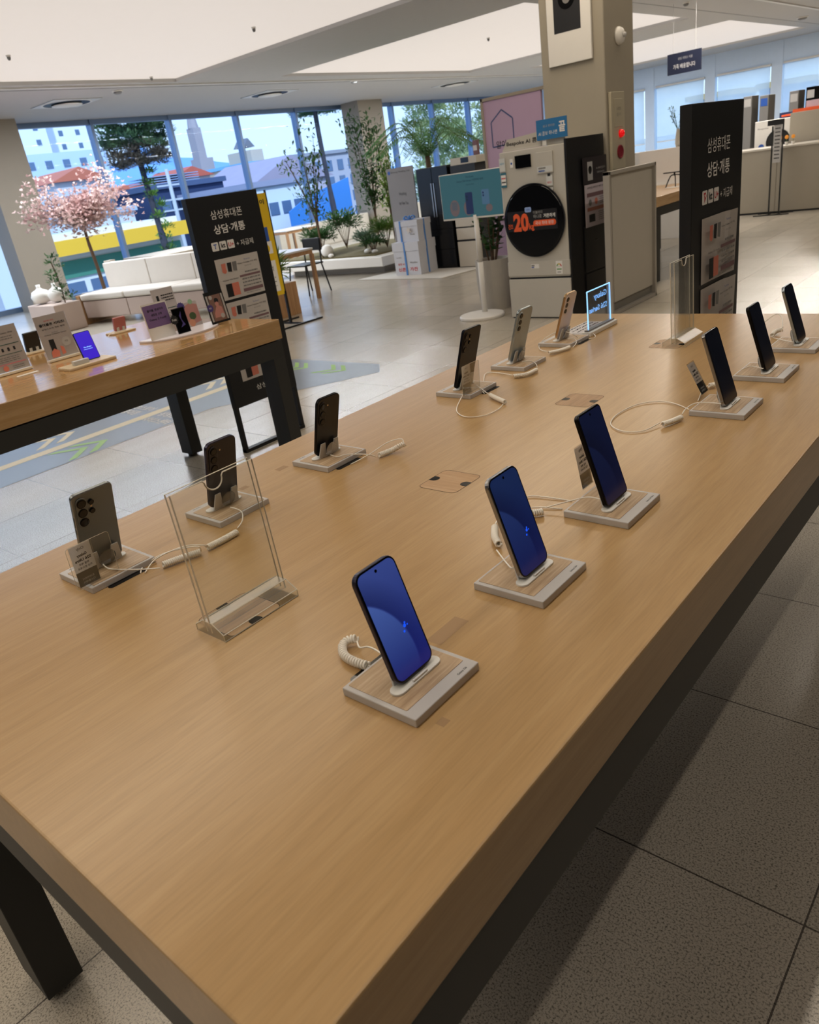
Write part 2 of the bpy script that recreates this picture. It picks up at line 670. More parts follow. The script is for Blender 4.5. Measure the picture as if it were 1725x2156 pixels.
# far window wall with roller blinds
g = G()
for k in range(-7, 12):
    x = -10.45 + 2.0 * (k)
    if XW < x < XE:
        g.box(x - 0.16, YF - 0.12, 0, x + 0.16, YF + 0.1, H)
g.box(XW, YF - 0.1, 0, XE, YF + 0.1, 0.78)
g.box(XW, YF - 0.1, 2.85, XE, YF + 0.1, H + .1)
wf = struct(g.make('window_2', mat('window_frame_white', (208, 224, 244), 0.5)))
struct(G().box(XW, YF + .02, 0.7, XE, YF + .03, 3.0).make('window_2_glass', M_glass2, wf))
M_blind = leafy('roller_blind_cloth', (236, 240, 246), (244, 246, 250), 0.8, 2.0, 0.9)
_n = M_blind.node_tree   # loosely woven screen cloth: part of the daylight passes straight through
_o = _n.nodes['Material Output']
_s = _o.inputs[0].links[0].from_socket
_tr = _n.nodes.new('ShaderNodeBsdfTransparent')
_mx = _n.nodes.new('ShaderNodeMixShader')
_mx.inputs[0].default_value = 0.42
_n.links.new(_s, _mx.inputs[1])
_n.links.new(_tr.outputs[0], _mx.inputs[2])
_n.links.new(_mx.outputs[0], _o.inputs[0])
bl = ['white roller blind directly right of the main column', 'white roller blind behind the hanging sign', 'white roller blind behind the right dark sign', 'white roller blind at the right picture edge']
for i, x in enumerate((-12.3, -10.3, -8.3, -6.35, -4.4)):
    t = thing('roller_blind', ('white roller blind left of the main column' if i == 0 else bl[i - 1]), 'blind', (x + 0.9, YF - 0.16, 1.25), group='white roller blinds on the far windows')
    G().box(-0.78, -0.004, 0, 0.78, 0.004, 1.62).make('cloth', M_blind, t)
    G().tube([(-0.8, 0, 1.64), (0.8, 0, 1.64)], 0.03, 12).make('roller', M_white, t)
    G().box(-0.78, -0.01, -0.03, 0.78, 0.01, 0.0).make('bottom_bar', M_white, t)
# added blocker against daylight at the far right, then closing walls, out of view
struct(G().box(-3.4, YF - .2, 0, XE, YF - .14, H).make('daylight_block_wall', mat('dim_wall', (64, 58, 54), 0.7)))
struct(G().box(XW, YB - 0.2, 0, XE, YB, H).make('wall_back', mat('dim_wall', (64, 58, 54), 0.7)))
struct(G().box(XE, YB, 0, XE + 0.2, YF, H).make('wall_right', MATS['dim_wall']))
# columns
M_colm = mat('column_taupe', (150, 140, 126), 0.55)
struct(G().box(-15.1, 6.77, 0, -14.5, 7.58, H).make('wall_column_left', M_colm))
struct(G().box(-15.1, 17.18, 0, -14.45, 18.2, H).make('wall_column_far', M_colm))
struct(G().box(-2.76, 7.2, 0, -2.1, 7.81, H).make('wall_column_main', mat('column_beige', (158, 150, 134), 0.6), bev=0.01))
# low parapet in front of the windows behind the planted bed
struct(G().box(-15.0, 13.6, 0, -14.6, 17.1, 0.62).make('trim_1', M_cream, bev=0.02))
struct(G().box(-15.0, 18.3, 0, -14.6, 26.0, 0.62).make('trim_2', M_cream, bev=0.02))

# ---- ceiling fittings
def ring_vent(x, y, label):
    t = thing('ceiling_diffuser', label, 'air vent', (x, y, H), group='round air diffusers by the windows')
    G().box(-0.46, -0.46, -0.012, 0.46, 0.46, 0.0).make('square_plate', mat('diffuser_plate', (205, 208, 210), 0.5), t, bev=0.004)
    G().lathe([(0.45, -0.012), (0.45, -0.016), (0.41, -0.018), (0.40, -0.012)], seg=48, caps=False).make('outer_ring', M_white, t, smooth=False)
    G().lathe([(0.405, -0.013), (0.405, -0.016)], seg=48).make('dark_slot', M_black, t)
    G().lathe([(0.22, -0.017), (0.27, -0.035), (0.26, -0.045), (0.1, -0.055), (0.02, -0.057)], seg=48).make('inner_cone', M_white, t, smooth=True)


ring_vent(-12.87, 7.82, 'round diffuser on a square plate near the left column')
ring_vent(-12.70, 12.51, 'round diffuser on a square plate above the middle windows')
ring_vent(-12.24, 18.75, 'round diffuser on a square plate above the potted palm')


def detector(x, y, z, label, s=1.0):
    t = thing('smoke_detector', label, 'smoke detector', (x, y, z), group='ceiling detectors')
    G().lathe([(0.06 * s, 0), (0.06 * s, -0.012), (0.05 * s, -0.02)], seg=20).make('base_plate', M_white, t)
    G().lathe([(0.045 * s, -0.02), (0.045 * s, -0.035), (0.03 * s, -0.055), (0.008 * s, -0.058)], seg=20).make('sensor_head', M_grey, t, smooth=True)


detector(-11.73, 8.19, H, 'small round detector near the left window diffuser', 1.6)
detector(-11.37, 13.84, H, 'round detector beside the far edge of the second light panel', 1.6)
detector(-4.45, 22.1, H, 'dark round detector near the upper right picture corner', 2.2)
detector(-4.48, 15.13, H, 'round detector at the upper right ceiling beside the column', 1.0)
detector(-7.54, 13.5, H + .05, 'tiny detector on the luminous panel left of the column', .5)
detector(-7.41, 7.75, H + .05, 'tiny detector on the nearest luminous panel', .5)
detector(-9.2, 5.2, H + .05, 'tiny detector at the left part of the nearest luminous panel', .5)
detector(-10.8, 8.3, H + .05, 'tiny detector near the window edge of the nearest luminous panel', .5)

# ---- linear lamps
def strip_lamp(label, x, y, L_, watts, color):
    t = thing('linear_ceiling_lamp', label, 'ceiling light', (x, y, H), group='slim linear ceiling lamps')
    G().box(-0.03, -L_ / 2, -0.02, 0.03, L_ / 2, 0).make('housing', M_white, t)
    ld = bpy.data.lights.new('linear_lamp_light', 'AREA')
    ld.shape = 'RECTANGLE'
    ld.size = 0.05
    ld.size_y = L_
    ld.energy = watts
    ld.color = color
    lo = bpy.data.objects.new('linear_lamp_light', ld)
    COL.objects.link(lo)
    lo.location = (x, y, H - 0.025)


strip_lamp('slim linear ceiling lamp right of the phone table', 2.0, 3.0, 16.0, STRIP_WATTS, (1.0, 0.88, 0.74))
strip_lamp('slim linear ceiling lamp straight above the phone table', 0.62, 3.0, 16.0, 85.0, (1.0, 0.9, 0.78))
strip_lamp('added fill lamp in the ceiling along the left windows, standing in for daylight', -11.2, 12.0, 24.0, DAYLIGHT_FILL_WATTS, (0.88, 0.94, 1.0))  # lamp added to lift the window zone in place of daylight
strip_lamp('added fill lamp in the ceiling right of the luminous panels', -3.85, 19.0, 12.0, 330.0, (1.0, 0.93, 0.84))  # lamp added to brighten the far counter side

# thin seams in the ceiling boards
for y0, y1, x in ((12.6, 27.0, -4.75), (3.0, 12.6, -11.45)):
    pass
struct(G().box(-4.78, 10.5, H - .004, -4.765, 27, H + .001).make('ceiling_trim_1', M_grey))
struct(G().box(-11.47, 2.0, H - .004, -11.455, 26, H + .001).make('ceiling_trim_2', M_grey))

# ================================================================== the main phone table
TW, TL, TH = 1.194, 2.602, 0.9
W_top = wood_mat('table_oak', (172, 138, 92), (178, 144, 98), (184, 151, 105), 0.28, 'Y', 1.0, 0.03)
M_tleg = mat('table_steel_black', (44, 44, 42), 0.5)


def display_table(name, label, loc, top_m, L=TL, Wd=TW, legs=True):
    t = thing(name, label, 'table', loc)
    G().box(0, 0, 0.797, Wd, L, TH).make('tabletop', top_m, t, bev=0.003)
    e = 0.006
    g = G()
    g.box(e, e, 0.705, Wd - e, e + 0.04, 0.79)
    g.box(e, L - e - 0.04, 0.705, Wd - e, L - e, 0.79)
    g.box(e, e + .04, 0.705, e + 0.04, L - e - .04, 0.79)
    g.box(Wd - e - 0.04, e + .04, 0.705, Wd - e, L - e - .04, 0.79)
    g.box(e + .02, e + .02, 0.785, Wd - e - .02, L - e - .02, 0.797)
    g.make('apron', M_tleg, t)
    for lx in (e, Wd - e - 0.125):
        for ly in (e, L - e - 0.08):
            l = G().box(lx, ly, 0.02, lx + 0.125, ly + 0.08, 0.705).make('leg', M_tleg, t, bev=0.002)
            G().cyl(lx + 0.0625, ly + 0.04, 0, 0.02, 0.03, 20).make('levelling_foot', M_grey, l)
    return t


T1 = display_table('display_table', 'long light oak display table on black steel legs carrying twelve phones', (0, 0, 0), W_top)


def hatch(parent, x0, y0, x1, y1, tone):
    """flush cable hatch: thin dark outline, inner board and two finger notches"""
    z = TH
    g = G()
    o = rrect(x0, y0, x1, y1, 0.014)
    i = rrect(x0 + .0012, y0 + .0012, x1 - .0012, y1 - .0012, 0.0128)
    n = len(o)
    g.add([(a, b, z + .0003) for a, b in o] + [(a, b, z + .0003) for a, b in i], [(k, (k + 1) % n, (k + 1) % n + n, k + n) for k in range(n)])
    h = g.make('cable_hatch', mat('hatch_seam', (62, 44, 26), 0.7), parent)
    G().add([(a, b, z + .0002) for a, b in i], [tuple(range(n))]).make('hatch_board', tone, h)
    cy = (y0 + y1) / 2
    for sx, d in ((x0, 1), (x1, -1)):
        pts = [(sx, cy - .011), (sx, cy + .011)]
        arc = [(sx + d * (.009 + .011 * math.cos(a)), cy + .011 * math.sin(a)) for a in [PI / 2 - PI * k / 8 for k in range(9)]]
        poly = [(sx, cy + .011)] + arc + [(sx, cy - .011)]
        if d < 0: poly = poly[::-1]
        G().add([(a, b, z + .0005) for a, b in poly], [tuple(range(len(poly)))][::1]).make('finger_notch', M_blackg, h)


M_hb = wood_mat('hatch_board_a', (150, 118, 84), (170, 135, 98), (186, 152, 114), 0.5, 'Y', 1.6, 0.05)
M_hp = wood_mat('hatch_board_b', (172, 136, 96), (182, 146, 106), (190, 156, 118), 0.6, 'X', 3.0, 0.02)
hatch(T1, 0.545, 0.945, 0.645, 1.047, M_hp)
hatch(T1, 0.543, 1.523, 0.643, 1.625, M_hb)
hatch(T1, 0.541, 2.115, 0.640, 2.225, M_hb)
hatch(T1, 0.548, 0.366, 0.649, 0.470, M_hb)
M_tape = mat('tape_residue', (158, 126, 88), 0.55)
for x0, y0, x1, y1 in ((.131, .895, .151, .925), (.14, .775, .158, .797), (.922, .505, .948, .575), (1.043, .372, 1.056, .386)):
    G().quad((x0, y0, TH + .0002), (x1, y0, TH + .0002), (x1, y1, TH + .0002), (x0, y1, TH + .0002)).make('tape_residue', M_tape, T1)
# small edge slots through which the charging cables leave the table
for cx, cy in ((.291, .395), (.291, .995), (.291, 1.60), (.291, 2.17), (.893, .42)):
    G().add([(a, b, TH + .0003) for a, b in rrect(cx - .0075, cy - .04, cx + .0075, cy + .04, .007)], [tuple(range(28))]).make('cable_slot', M_blackg, T1)

# ================================================================== phones on stands
M_frost = mat('frosted_acrylic', (244, 239, 235), 0.42, trans=0.45, spec=0.5)
M_standw = mat('stand_white', (222, 220, 214), 0.35)
M_prong = mat('stand_prong_grey', (196, 196, 194), 0.4)
W_inlay = wood_mat('inlay_oak', (160, 132, 100), (182, 155, 122), (200, 175, 144), 0.5, 'X', 3.6, 0.12)
M_hinge = thin_glass('smoked_disc', (0.55, 0.58, 0.6), 0.08, 0.15, 0.2)
M_lens = mat('camera_glass', (4, 4, 6), 0.06)
M_lensring = mat('lens_ring', (30, 30, 32), 0.3, 0.8)
M_flash = mat('flash_glass', (220, 190, 150), 0.2)
BODY = {
    'silver': (mat('phone_silver_back', (112, 119, 123), 0.32, 0.3), mat('phone_silver_frame', (140, 146, 150), 0.25, 0.9)),
    'violet': (mat('phone_violet_back', (46, 46, 56), 0.3, 0.2), mat('phone_violet_frame', (62, 60, 76), 0.28, 0.8)),
    'black': (mat('phone_black_back', (15, 15, 16), 0.32, 0.0), mat('phone_black_frame', (20, 20, 22), 0.3, 0.7)),
    'charcoal': (mat('phone_charcoal_back', (30, 30, 34), 0.32, 0.1), mat('phone_charcoal_frame', (28, 30, 40), 0.28, 0.8)),
    'blue': (mat('phone_sky_back', (168, 182, 192), 0.28, 0.2), mat('phone_sky_frame', (176, 188, 196), 0.22, 0.9)),
    'gold': (mat('phone_pink_back', (240, 230, 230), 0.25, 0.0), mat('phone_gold_frame', (200, 166, 124), 0.25, 0.9)),
    'steel': (mat('phone_steel_back', (150, 150, 152), 0.28, 0.2), mat('phone_steel_frame', (158, 158, 160), 0.24, 0.9)),
}
S_bright = screen_mat('display_bright_blue', (46, 60, 118), (66, 90, 152), (28, 38, 82), (14, 20, 88), 1.0)
S_mid = screen_mat('display_navy', (20, 34, 70), (32, 48, 92), (14, 22, 50), (10, 18, 66), 0.9)
S_dim = screen_mat('display_dim_navy', (12, 18, 42), (17, 25, 52), (9, 13, 30), (8, 12, 40), 0.8)
S_off = screen_mat('display_dark', (10, 13, 20), (12, 15, 22), (8, 10, 17), (7, 9, 16), 0.5)
TILT = R(17.5)


def phone(label, y, col, L, kind, body, scr, rad=None):
    """smartphone leaning back on its stand; screen faces away from the table middle"""
    rz = PI / 2 if col == 'R' else -PI / 2
    x = 0.974 if col == 'R' else 0.212
    t = thing('smartphone', label, 'phone', (x, y, 0.919), (-TILT, 0, rz), 'smartphones shown on the oak table')
    back, frame = BODY[body]
    Wp = L * .478
    th = 0.0082
    r = 0.009 if kind == 'ultra' else 0.014
    G().prism(rrect(-Wp / 2, 0, Wp / 2, L, r), -th / 2, th / 2).make('frame', frame, t, bev=0.0016, seg=3)
    e = 0.0012
    G().prism(rrect(-Wp / 2 + e, e, Wp / 2 - e, L - e, r - e), -th / 2 - .0004, -th / 2 + .001).make('front_glass', M_blackg, t)
    e = 0.0034
    o = G().add([(a, 0, b - 0.0) for a, b in rrect(-Wp / 2 + e, e, Wp / 2 - e, L - e, r - e)], [tuple(range(28))]).make('display', scr, t, loc=(0, -th / 2 - .0006, 0))
    G().disc_y(0, L - .0095, -th / 2 - .0009, -th / 2 - .0004, .0022, 16).make('front_camera', M_blackg, t)
    e = 0.0014
    G().prism(rrect(-Wp / 2 + e, e, Wp / 2 - e, L - e, r - e), th / 2 - .001, th / 2 + .0003).make('back_cover', back, t)
    # cameras: upper left seen from behind
    cx = Wp / 2 - .016
    lens = [(cx, L - .020), (cx, L - .040), (cx, L - .060)]
    b = G().prism(rrect(cx - .0105, L - .0715, cx + .0105, L - .0085, .0103, 8), th / 2 + .0002, th / 2 + .0022).make('camera_bump', back, t, bev=.0006)
    rr = [.0088, .0088, .0088] if kind == 'ultra' else [.0080] * 3
    if kind == 'ultra':
        lens += [(cx - .0185, L - .0235), (cx - .0185, L - .0425)]
        rr += [.0052, .0052]
        G().disc_y(cx - .0185, L - .033, th / 2, th / 2 + .0008, .0020, 12).make('flash', M_flash, t)
    else:
        G().disc_y(cx - .0175, L - .0225, th / 2, th / 2 + .0008, .0020, 12).make('flash', M_flash, t)
    for (lx, lz), q in zip(lens, rr):
        l = G().disc_y(lx, lz, th / 2, th / 2 + .0034, q, 28).make('camera_lens', M_lensring, t)
        G().disc_y(lx, lz, th / 2 + .0030, th / 2 + .0038, q * .82, 28).make('lens_glass', M_lens, l)
    # side keys on the edge (viewer's right from the front)
    G().box(Wp / 2 - .0004, -.0015, L * .60, Wp / 2 + .0007, .0015, L * .72).make('volume_key', frame, t)
    G().box(Wp / 2 - .0004, -.0015, L * .50, Wp / 2 + .0007, .0015, L * .56).make('power_key', frame, t)
    return t


def stand(label, y, col, text):
    rz = PI / 2 if col == 'R' else -PI / 2
    x = 0.966 if col == 'R' else 0.222
    t = thing('phone_stand', label, 'phone stand', (x, y, TH), (0, 0, rz), 'acrylic phone stands on the oak table')
    a = .0655
    # local: x along the table, y from the customer side (-) to the table middle (+)
    G().box(-.0665, -.063, 0, .0665, .063, .0125).make('acrylic_base', M_frost, t, bev=.0014)
    G().box(-.058, -.050, .001, .058, .056, .011).make('base_core', M_standw, t)
    G().prism(rrect(-.0590, -.043, .0590, .0585, .002), .0124, .0132, 'xy').make('wood_inlay', W_inlay, t)
    # white cradle the phone stands in
    G().prism(rrect(-.046, -.020, .046, .002, .0109, 8), .0130, .0165, 'xy').make('cradle', M_standw, t, bev=.0008)
    G().box(-.014, -.0185, .0165, .014, -.0155, .0195).make('cradle_lip', M_standw, t)
    s, c = math.sin(TILT), math.cos(TILT)
    for sx in (-1, 1):
        # trapezoid prongs behind the phone
        y0 = -.0085 + .0062
        vs = []
        for dy in (0, .0035):
            for (px, pz) in ((-.012, 0), (.012, 0), (.007, .036), (-.007, .036)):
                vs.append((sx * .0215 + px, y0 + dy + pz * s / c + .0012, .0155 + pz))
        G().add(vs, [(0, 1, 2, 3), (7, 6, 5, 4), (0, 4, 5, 1), (1, 5, 6, 2), (2, 6, 7, 3), (3, 7, 4, 0)]).make('back_prong', M_prong, t, bev=.0008)
    g = G(Matrix.Translation((0, y0 + .006 + .02 * s, .0165)) @ Matrix.Rotation(-TILT, 4, 'X'))
    g.disc_y(0, .016, -.0016, .0004, .0175, 28)
    g.make('round_pad', M_hinge, t)
    ar = Art()
    ar.text(text, .040, 0, .0042, M_ink, bold=0.02, align='c')
    for (mn, nm), (gg, mm, _) in ar.g.items():
        gg.v = [(px, pz - .0575, .01262) for px, py, pz in gg.v]
        gg.make('lettering', mm, t)
    return t


rowsR = [.421, .719, 1.003, 1.594, 1.888, 2.172]
rowsL = [.394, .683, .998, 1.573, 1.86, 2.152]
nameR = ['front right phone with a bright blue display, nearest of all', 'silver framed phone with a navy display, second from the near right corner', 'large black framed phone with a dim navy display in front of the hatch',
         'silver framed dark phone beside the leaning printed card', 'black dark-screened phone between the card phone and the far corner phone', 'silver framed phone at the far right corner']
phR = [(.157, 'base', 'violet', S_bright), (.166, 'plus', 'steel', S_mid), (.174, 'ultra', 'black', S_dim), (.174, 'ultra', 'steel', S_off), (.170, 'ultra', 'black', S_off), (.163, 'base', 'blue', S_off)]
nameL = ['silver phone seen from behind with five lenses, nearest on the left side', 'dark violet phone seen from behind through the clear sign holder', 'plain black phone seen from behind, alone in the middle of the left side',
         'charcoal phone with five lenses seen from behind beside the small printed card', 'pale blue grey phone seen from behind, second farthest on the left side', 'rose phone with a gold edge next to the glowing sign']
phL = [(.168, 'ultra', 'silver'), (.159, 'base', 'violet'), (.154, 'base', 'black'), (.180, 'ultra', 'charcoal'), (.172, 'plus', 'blue'), (.160, 'base', 'gold')]
stR = ['acrylic stand under the bright blue phone', 'acrylic stand under the silver framed navy phone', 'acrylic stand under the large black phone in front of the hatch', 'acrylic stand beside the leaning printed card',
       'acrylic stand right of the small white coil', 'acrylic stand cut by the right picture edge']
stL = ['acrylic stand under the nearest silver phone on the left side', 'acrylic stand seen through the clear sign holder', 'acrylic stand under the plain black phone on the left side', 'acrylic stand under the charcoal phone',
       'acrylic stand under the pale blue grey phone', 'acrylic stand under the rose phone']
tx = ['Galaxy S26', 'Galaxy S26+', 'Galaxy S26 Ultra', 'Galaxy S26 Ultra', 'Galaxy S26 Ultra', 'Galaxy S26+']
for i in range(6):
    L_, k_, b_, s_ = phR[i]
    stand(stR[i], rowsR[i] - .001, 'R', tx[i])
    phone(nameR[i], rowsR[i], 'R', L_, k_, b_, s_)
    L_, k_, b_ = phL[i]
    stand(stL[i], rowsL[i] + .0, 'L', 'Galaxy S26')
    phone(nameL[i], rowsL[i], 'L', L_, k_, b_, S_off)
# wallpaper widget dots on the two lit phones
for o in [q for q in bpy.data.objects if q.name.startswith('smartphone') and q.get('label') in (nameR[0], nameR[1])]:
    g = G()
    for a, b, r_ in ((.0098, .064, .0026), (.006, .0575, .0018), (.0148, .0635, .0012), (.0115, .0675, .0016)):
        g.disc_y(a, b, -.0048, -.00475, r_, 10)
    g.make('wallpaper_spot', mat('wallpaper_spot_blue', (10, 30, 120), .3, emit=(20, 80, 235), es=.9), o)
# ================================================================== charging cables
M_cable = mat('cable_ivory', (242, 236, 224), 0.45)
CABLES = {
    'A':[('w',[(0.240,0.380,0.925),(0.257,0.384,0.917),(0.310,0.409,0.916),(0.333,0.441,0.908)]),('c',[(0.325,0.451,0.907),(0.335,0.484,0.907),(0.351,0.521,0.907)]),('w',[(0.354,0.520,0.910),(0.361,0.512,0.925),(0.325,0.497,0.920),(0.291,0.469,0.912),(0.283,0.434,0.903),(0.300,0.417,0.900)])],
    'B':[('w',[(0.266,0.663,0.925),(0.294,0.668,0.918),(0.314,0.652,0.908),(0.331,0.625,0.906)]),('c',[(0.348,0.612,0.907),(0.350,0.575,0.907),(0.348,0.539,0.907)]),('w',[(0.349,0.535,0.910),(0.352,0.529,0.918),(0.325,0.502,0.922),(0.293,0.459,0.910),(0.307,0.422,0.900)])],
    'C':[('w',[(0.254,0.975,0.925),(0.261,0.991,0.915),(0.282,1.001,0.920),(0.335,1.014,0.922),(0.339,1.042,0.906)]),('c',[(0.341,1.049,0.907),(0.351,1.086,0.908),(0.364,1.098,0.915),(0.376,1.109,0.920)]),('w',[(0.377,1.102,0.920),(0.365,1.111,0.930),(0.337,1.089,0.925),(0.314,1.044,0.908),(0.302,0.990,0.900)])],
    'D':[('w',[(0.256,1.534,0.925),(0.262,1.505,0.915),(0.298,1.422,0.903),(0.342,1.376,0.903),(0.382,1.365,0.903),(0.416,1.391,0.903),(0.422,1.441,0.903),(0.418,1.473,0.907)]),('c',[(0.413,1.490,0.908),(0.374,1.511,0.908),(0.335,1.534,0.908)]),('w',[(0.334,1.531,0.910),(0.313,1.545,0.912),(0.254,1.581,0.918),(0.270,1.578,0.910),(0.295,1.560,0.900)])],
    'E':[('w',[(0.267,1.814,0.925),(0.274,1.844,0.920),(0.289,1.855,0.910),(0.314,1.823,0.908)]),('c',[(0.328,1.798,0.908),(0.325,1.745,0.908),(0.295,1.719,0.908)]),('w',[(0.286,1.727,0.908),(0.211,1.758,0.903),(0.174,1.746,0.903),(0.218,1.670,0.903),(0.293,1.569,0.900)])],
    'F':[('w',[(0.263,2.109,0.925),(0.270,2.138,0.918),(0.289,2.120,0.910),(0.305,2.064,0.907)]),('c',[(0.294,2.065,0.908),(0.283,2.020,0.908),(0.260,1.987,0.908)]),('w',[(0.243,2.003,0.908),(0.195,2.041,0.903),(0.163,2.088,0.905),(0.168,2.114,0.920),(0.193,2.150,0.935),(0.230,2.145,0.940),(0.264,2.134,0.935),(0.266,2.170,0.915),(0.287,2.153,0.900)])],
    'G':[('w',[(0.923,0.418,0.930),(0.891,0.434,0.918),(0.875,0.435,0.917),(0.858,0.435,0.910),(0.843,0.445,0.908)]),('c',[(0.841,0.447,0.912),(0.830,0.441,0.910),(0.830,0.428,0.908),(0.849,0.412,0.908),(0.872,0.408,0.908),(0.896,0.410,0.908)]),('w',[(0.895,0.412,0.908),(0.903,0.416,0.902),(0.910,0.418,0.900)])],
    'H':[('w',[(0.952,0.693,0.930),(0.936,0.708,0.920),(0.904,0.734,0.916),(0.873,0.762,0.910)]),('c',[(0.863,0.783,0.909),(0.841,0.804,0.909),(0.819,0.837,0.909)]),('w',[(0.814,0.845,0.909),(0.793,0.902,0.903),(0.795,0.980,0.903),(0.828,0.995,0.903),(0.884,1.001,0.900)])],
    'I':[('w',[(0.965,0.971,0.930),(0.930,0.982,0.925),(0.898,0.970,0.917),(0.861,0.944,0.908)]),('c',[(0.865,0.928,0.908),(0.851,0.915,0.908),(0.826,0.909,0.908)]),('w',[(0.817,0.919,0.906),(0.827,0.941,0.903),(0.852,0.954,0.903),(0.885,0.963,0.900)])],
    'J':[('w',[(0.971,1.542,0.930),(0.935,1.573,0.920),(0.903,1.567,0.918),(0.891,1.542,0.912),(0.892,1.515,0.907)]),('c',[(0.900,1.493,0.908),(0.890,1.459,0.908),(0.879,1.435,0.908)]),('w',[(0.867,1.448,0.906),(0.850,1.394,0.903),(0.809,1.379,0.903),(0.762,1.413,0.903),(0.743,1.483,0.903),(0.756,1.567,0.903),(0.803,1.606,0.903),(0.851,1.591,0.903),(0.890,1.565,0.900)])],
    'K':[('w',[(0.972,1.839,0.930),(0.938,1.887,0.920),(0.921,1.892,0.918),(0.902,1.871,0.910),(0.896,1.814,0.903),(0.882,1.768,0.908)]),('c',[(0.885,1.748,0.909),(0.873,1.737,0.909)]),('w',[(0.870,1.736,0.909),(0.867,1.712,0.906),(0.884,1.635,0.900)])],
    'L':[('w',[(0.968,2.111,0.930),(0.925,2.177,0.918),(0.881,2.234,0.910)]),('c',[(0.867,2.271,0.908),(0.866,2.310,0.910),(0.879,2.327,0.912)]),('w',[(0.878,2.339,0.915),(0.859,2.392,0.935),(0.837,2.416,0.940),(0.814,2.409,0.925),(0.799,2.378,0.905),(0.807,2.305,0.900)])],
}
CLAB = {'A': 'ivory cable coiled behind the silver five lens phone', 'B': 'ivory cable coil reaching from the phone behind the sign holder', 'C': 'ivory cable coil lying right of the black phone with a raised wire',
        'D': 'ivory cable in a wide loop in front of the charcoal phone', 'E': 'ivory coil in front of the pale blue grey phone', 'F': 'ivory cable looping around the rose phone and its stand',
        'G': 'ivory coil curled left of the bright blue phone', 'H': 'ivory coil peeking out left of the silver framed navy phone', 'I': 'ivory coil between the navy phone and the large black phone',
        'J': 'ivory cable in a large flat loop left of the card phone', 'K': 'short ivory cable between the card and the black dark-screened phone', 'L': 'ivory cable arched up behind the far right corner phone'}


def spline(pts, n=10):
    P = [Vector(p) for p in pts]
    if len(P) == 2:
        return [P[0].lerp(P[1], i / n) for i in range(n + 1)]
    out = []
    for i in range(len(P) - 1):
        p0 = P[max(i - 1, 0)]; p1 = P[i]; p2 = P[i + 1]; p3 = P[min(i + 2, len(P) - 1)]
        for k in range(n):
            t = k / n
            out.append(0.5 * ((2 * p1) + (p2 - p0) * t + (2 * p0 - 5 * p1 + 4 * p2 - p3) * t * t + (3 * p1 - p0 - 3 * p2 + p3) * t ** 3))
    out.append(P[-1])
    return out


def helix(pts, rc, pitch, spt=10):
    P = spline(pts, 24)
    d = [0.0]
    for a, b in zip(P, P[1:]): d.append(d[-1] + (b - a).length)
    Lg = d[-1]
    n = int(Lg / pitch * spt)
    out = []
    u = None
    j = 0
    for i in range(n + 1):
        s = Lg * i / n
        while j < len(P) - 2 and d[j + 1] < s: j += 1
        k = (s - d[j]) / max(1e-9, d[j + 1] - d[j])
        c = P[j].lerp(P[j + 1], k)
        t = (P[j + 1] - P[j]).normalized()
        if u is None: u = t.cross(Vector((0, 0, 1))).normalized()
        u = (u - t * u.dot(t)).normalized()
        v = t.cross(u)
        a = 2 * PI * i / spt
        out.append(c + (u * math.cos(a) + v * math.sin(a)) * rc)
    return out


for k, segs in CABLES.items():
    base = segs[0][1][0]
    t = thing('charging_cable', CLAB[k], 'cable', (0, 0, 0), group='ivory charging cables')
    wires = [s for s in segs if s[0] == 'w']
    coil = [s for s in segs if s[0] == 'c'][0][1]
    g = G()
    for _, pts in wires:
        pts = [(a, b, max(c, TH + .0014)) for a, b, c in pts]
        g.tube([Vector((p.x, p.y, max(p.z, TH + .0013))) for p in spline(pts, 8)], .0013, 8)
    g.make('wire', M_cable, t, smooth=True)
    rc = .0052 if k not in 'DEFJ' else .0048
    cz = [(a, b, max(c, TH + rc + .0022)) for a, b, c in coil]
    pitch = .0046 if k in ('G', 'C', 'L') else .0036
    G().tube(helix(cz, rc, pitch), .0018, 6).make('coil', M_cable, t, smooth=True)

# ================================================================== clear cards and sign holders
M_print = leafy('card_print_white', (236, 234, 232), (240, 238, 236), .5, 3, .6)
M_printd = mat('card_print_dark', (44, 44, 46), 0.5)
M_printg = leafy('card_print_grey', (130, 128, 124), (136, 134, 130), .5, 3, .5)


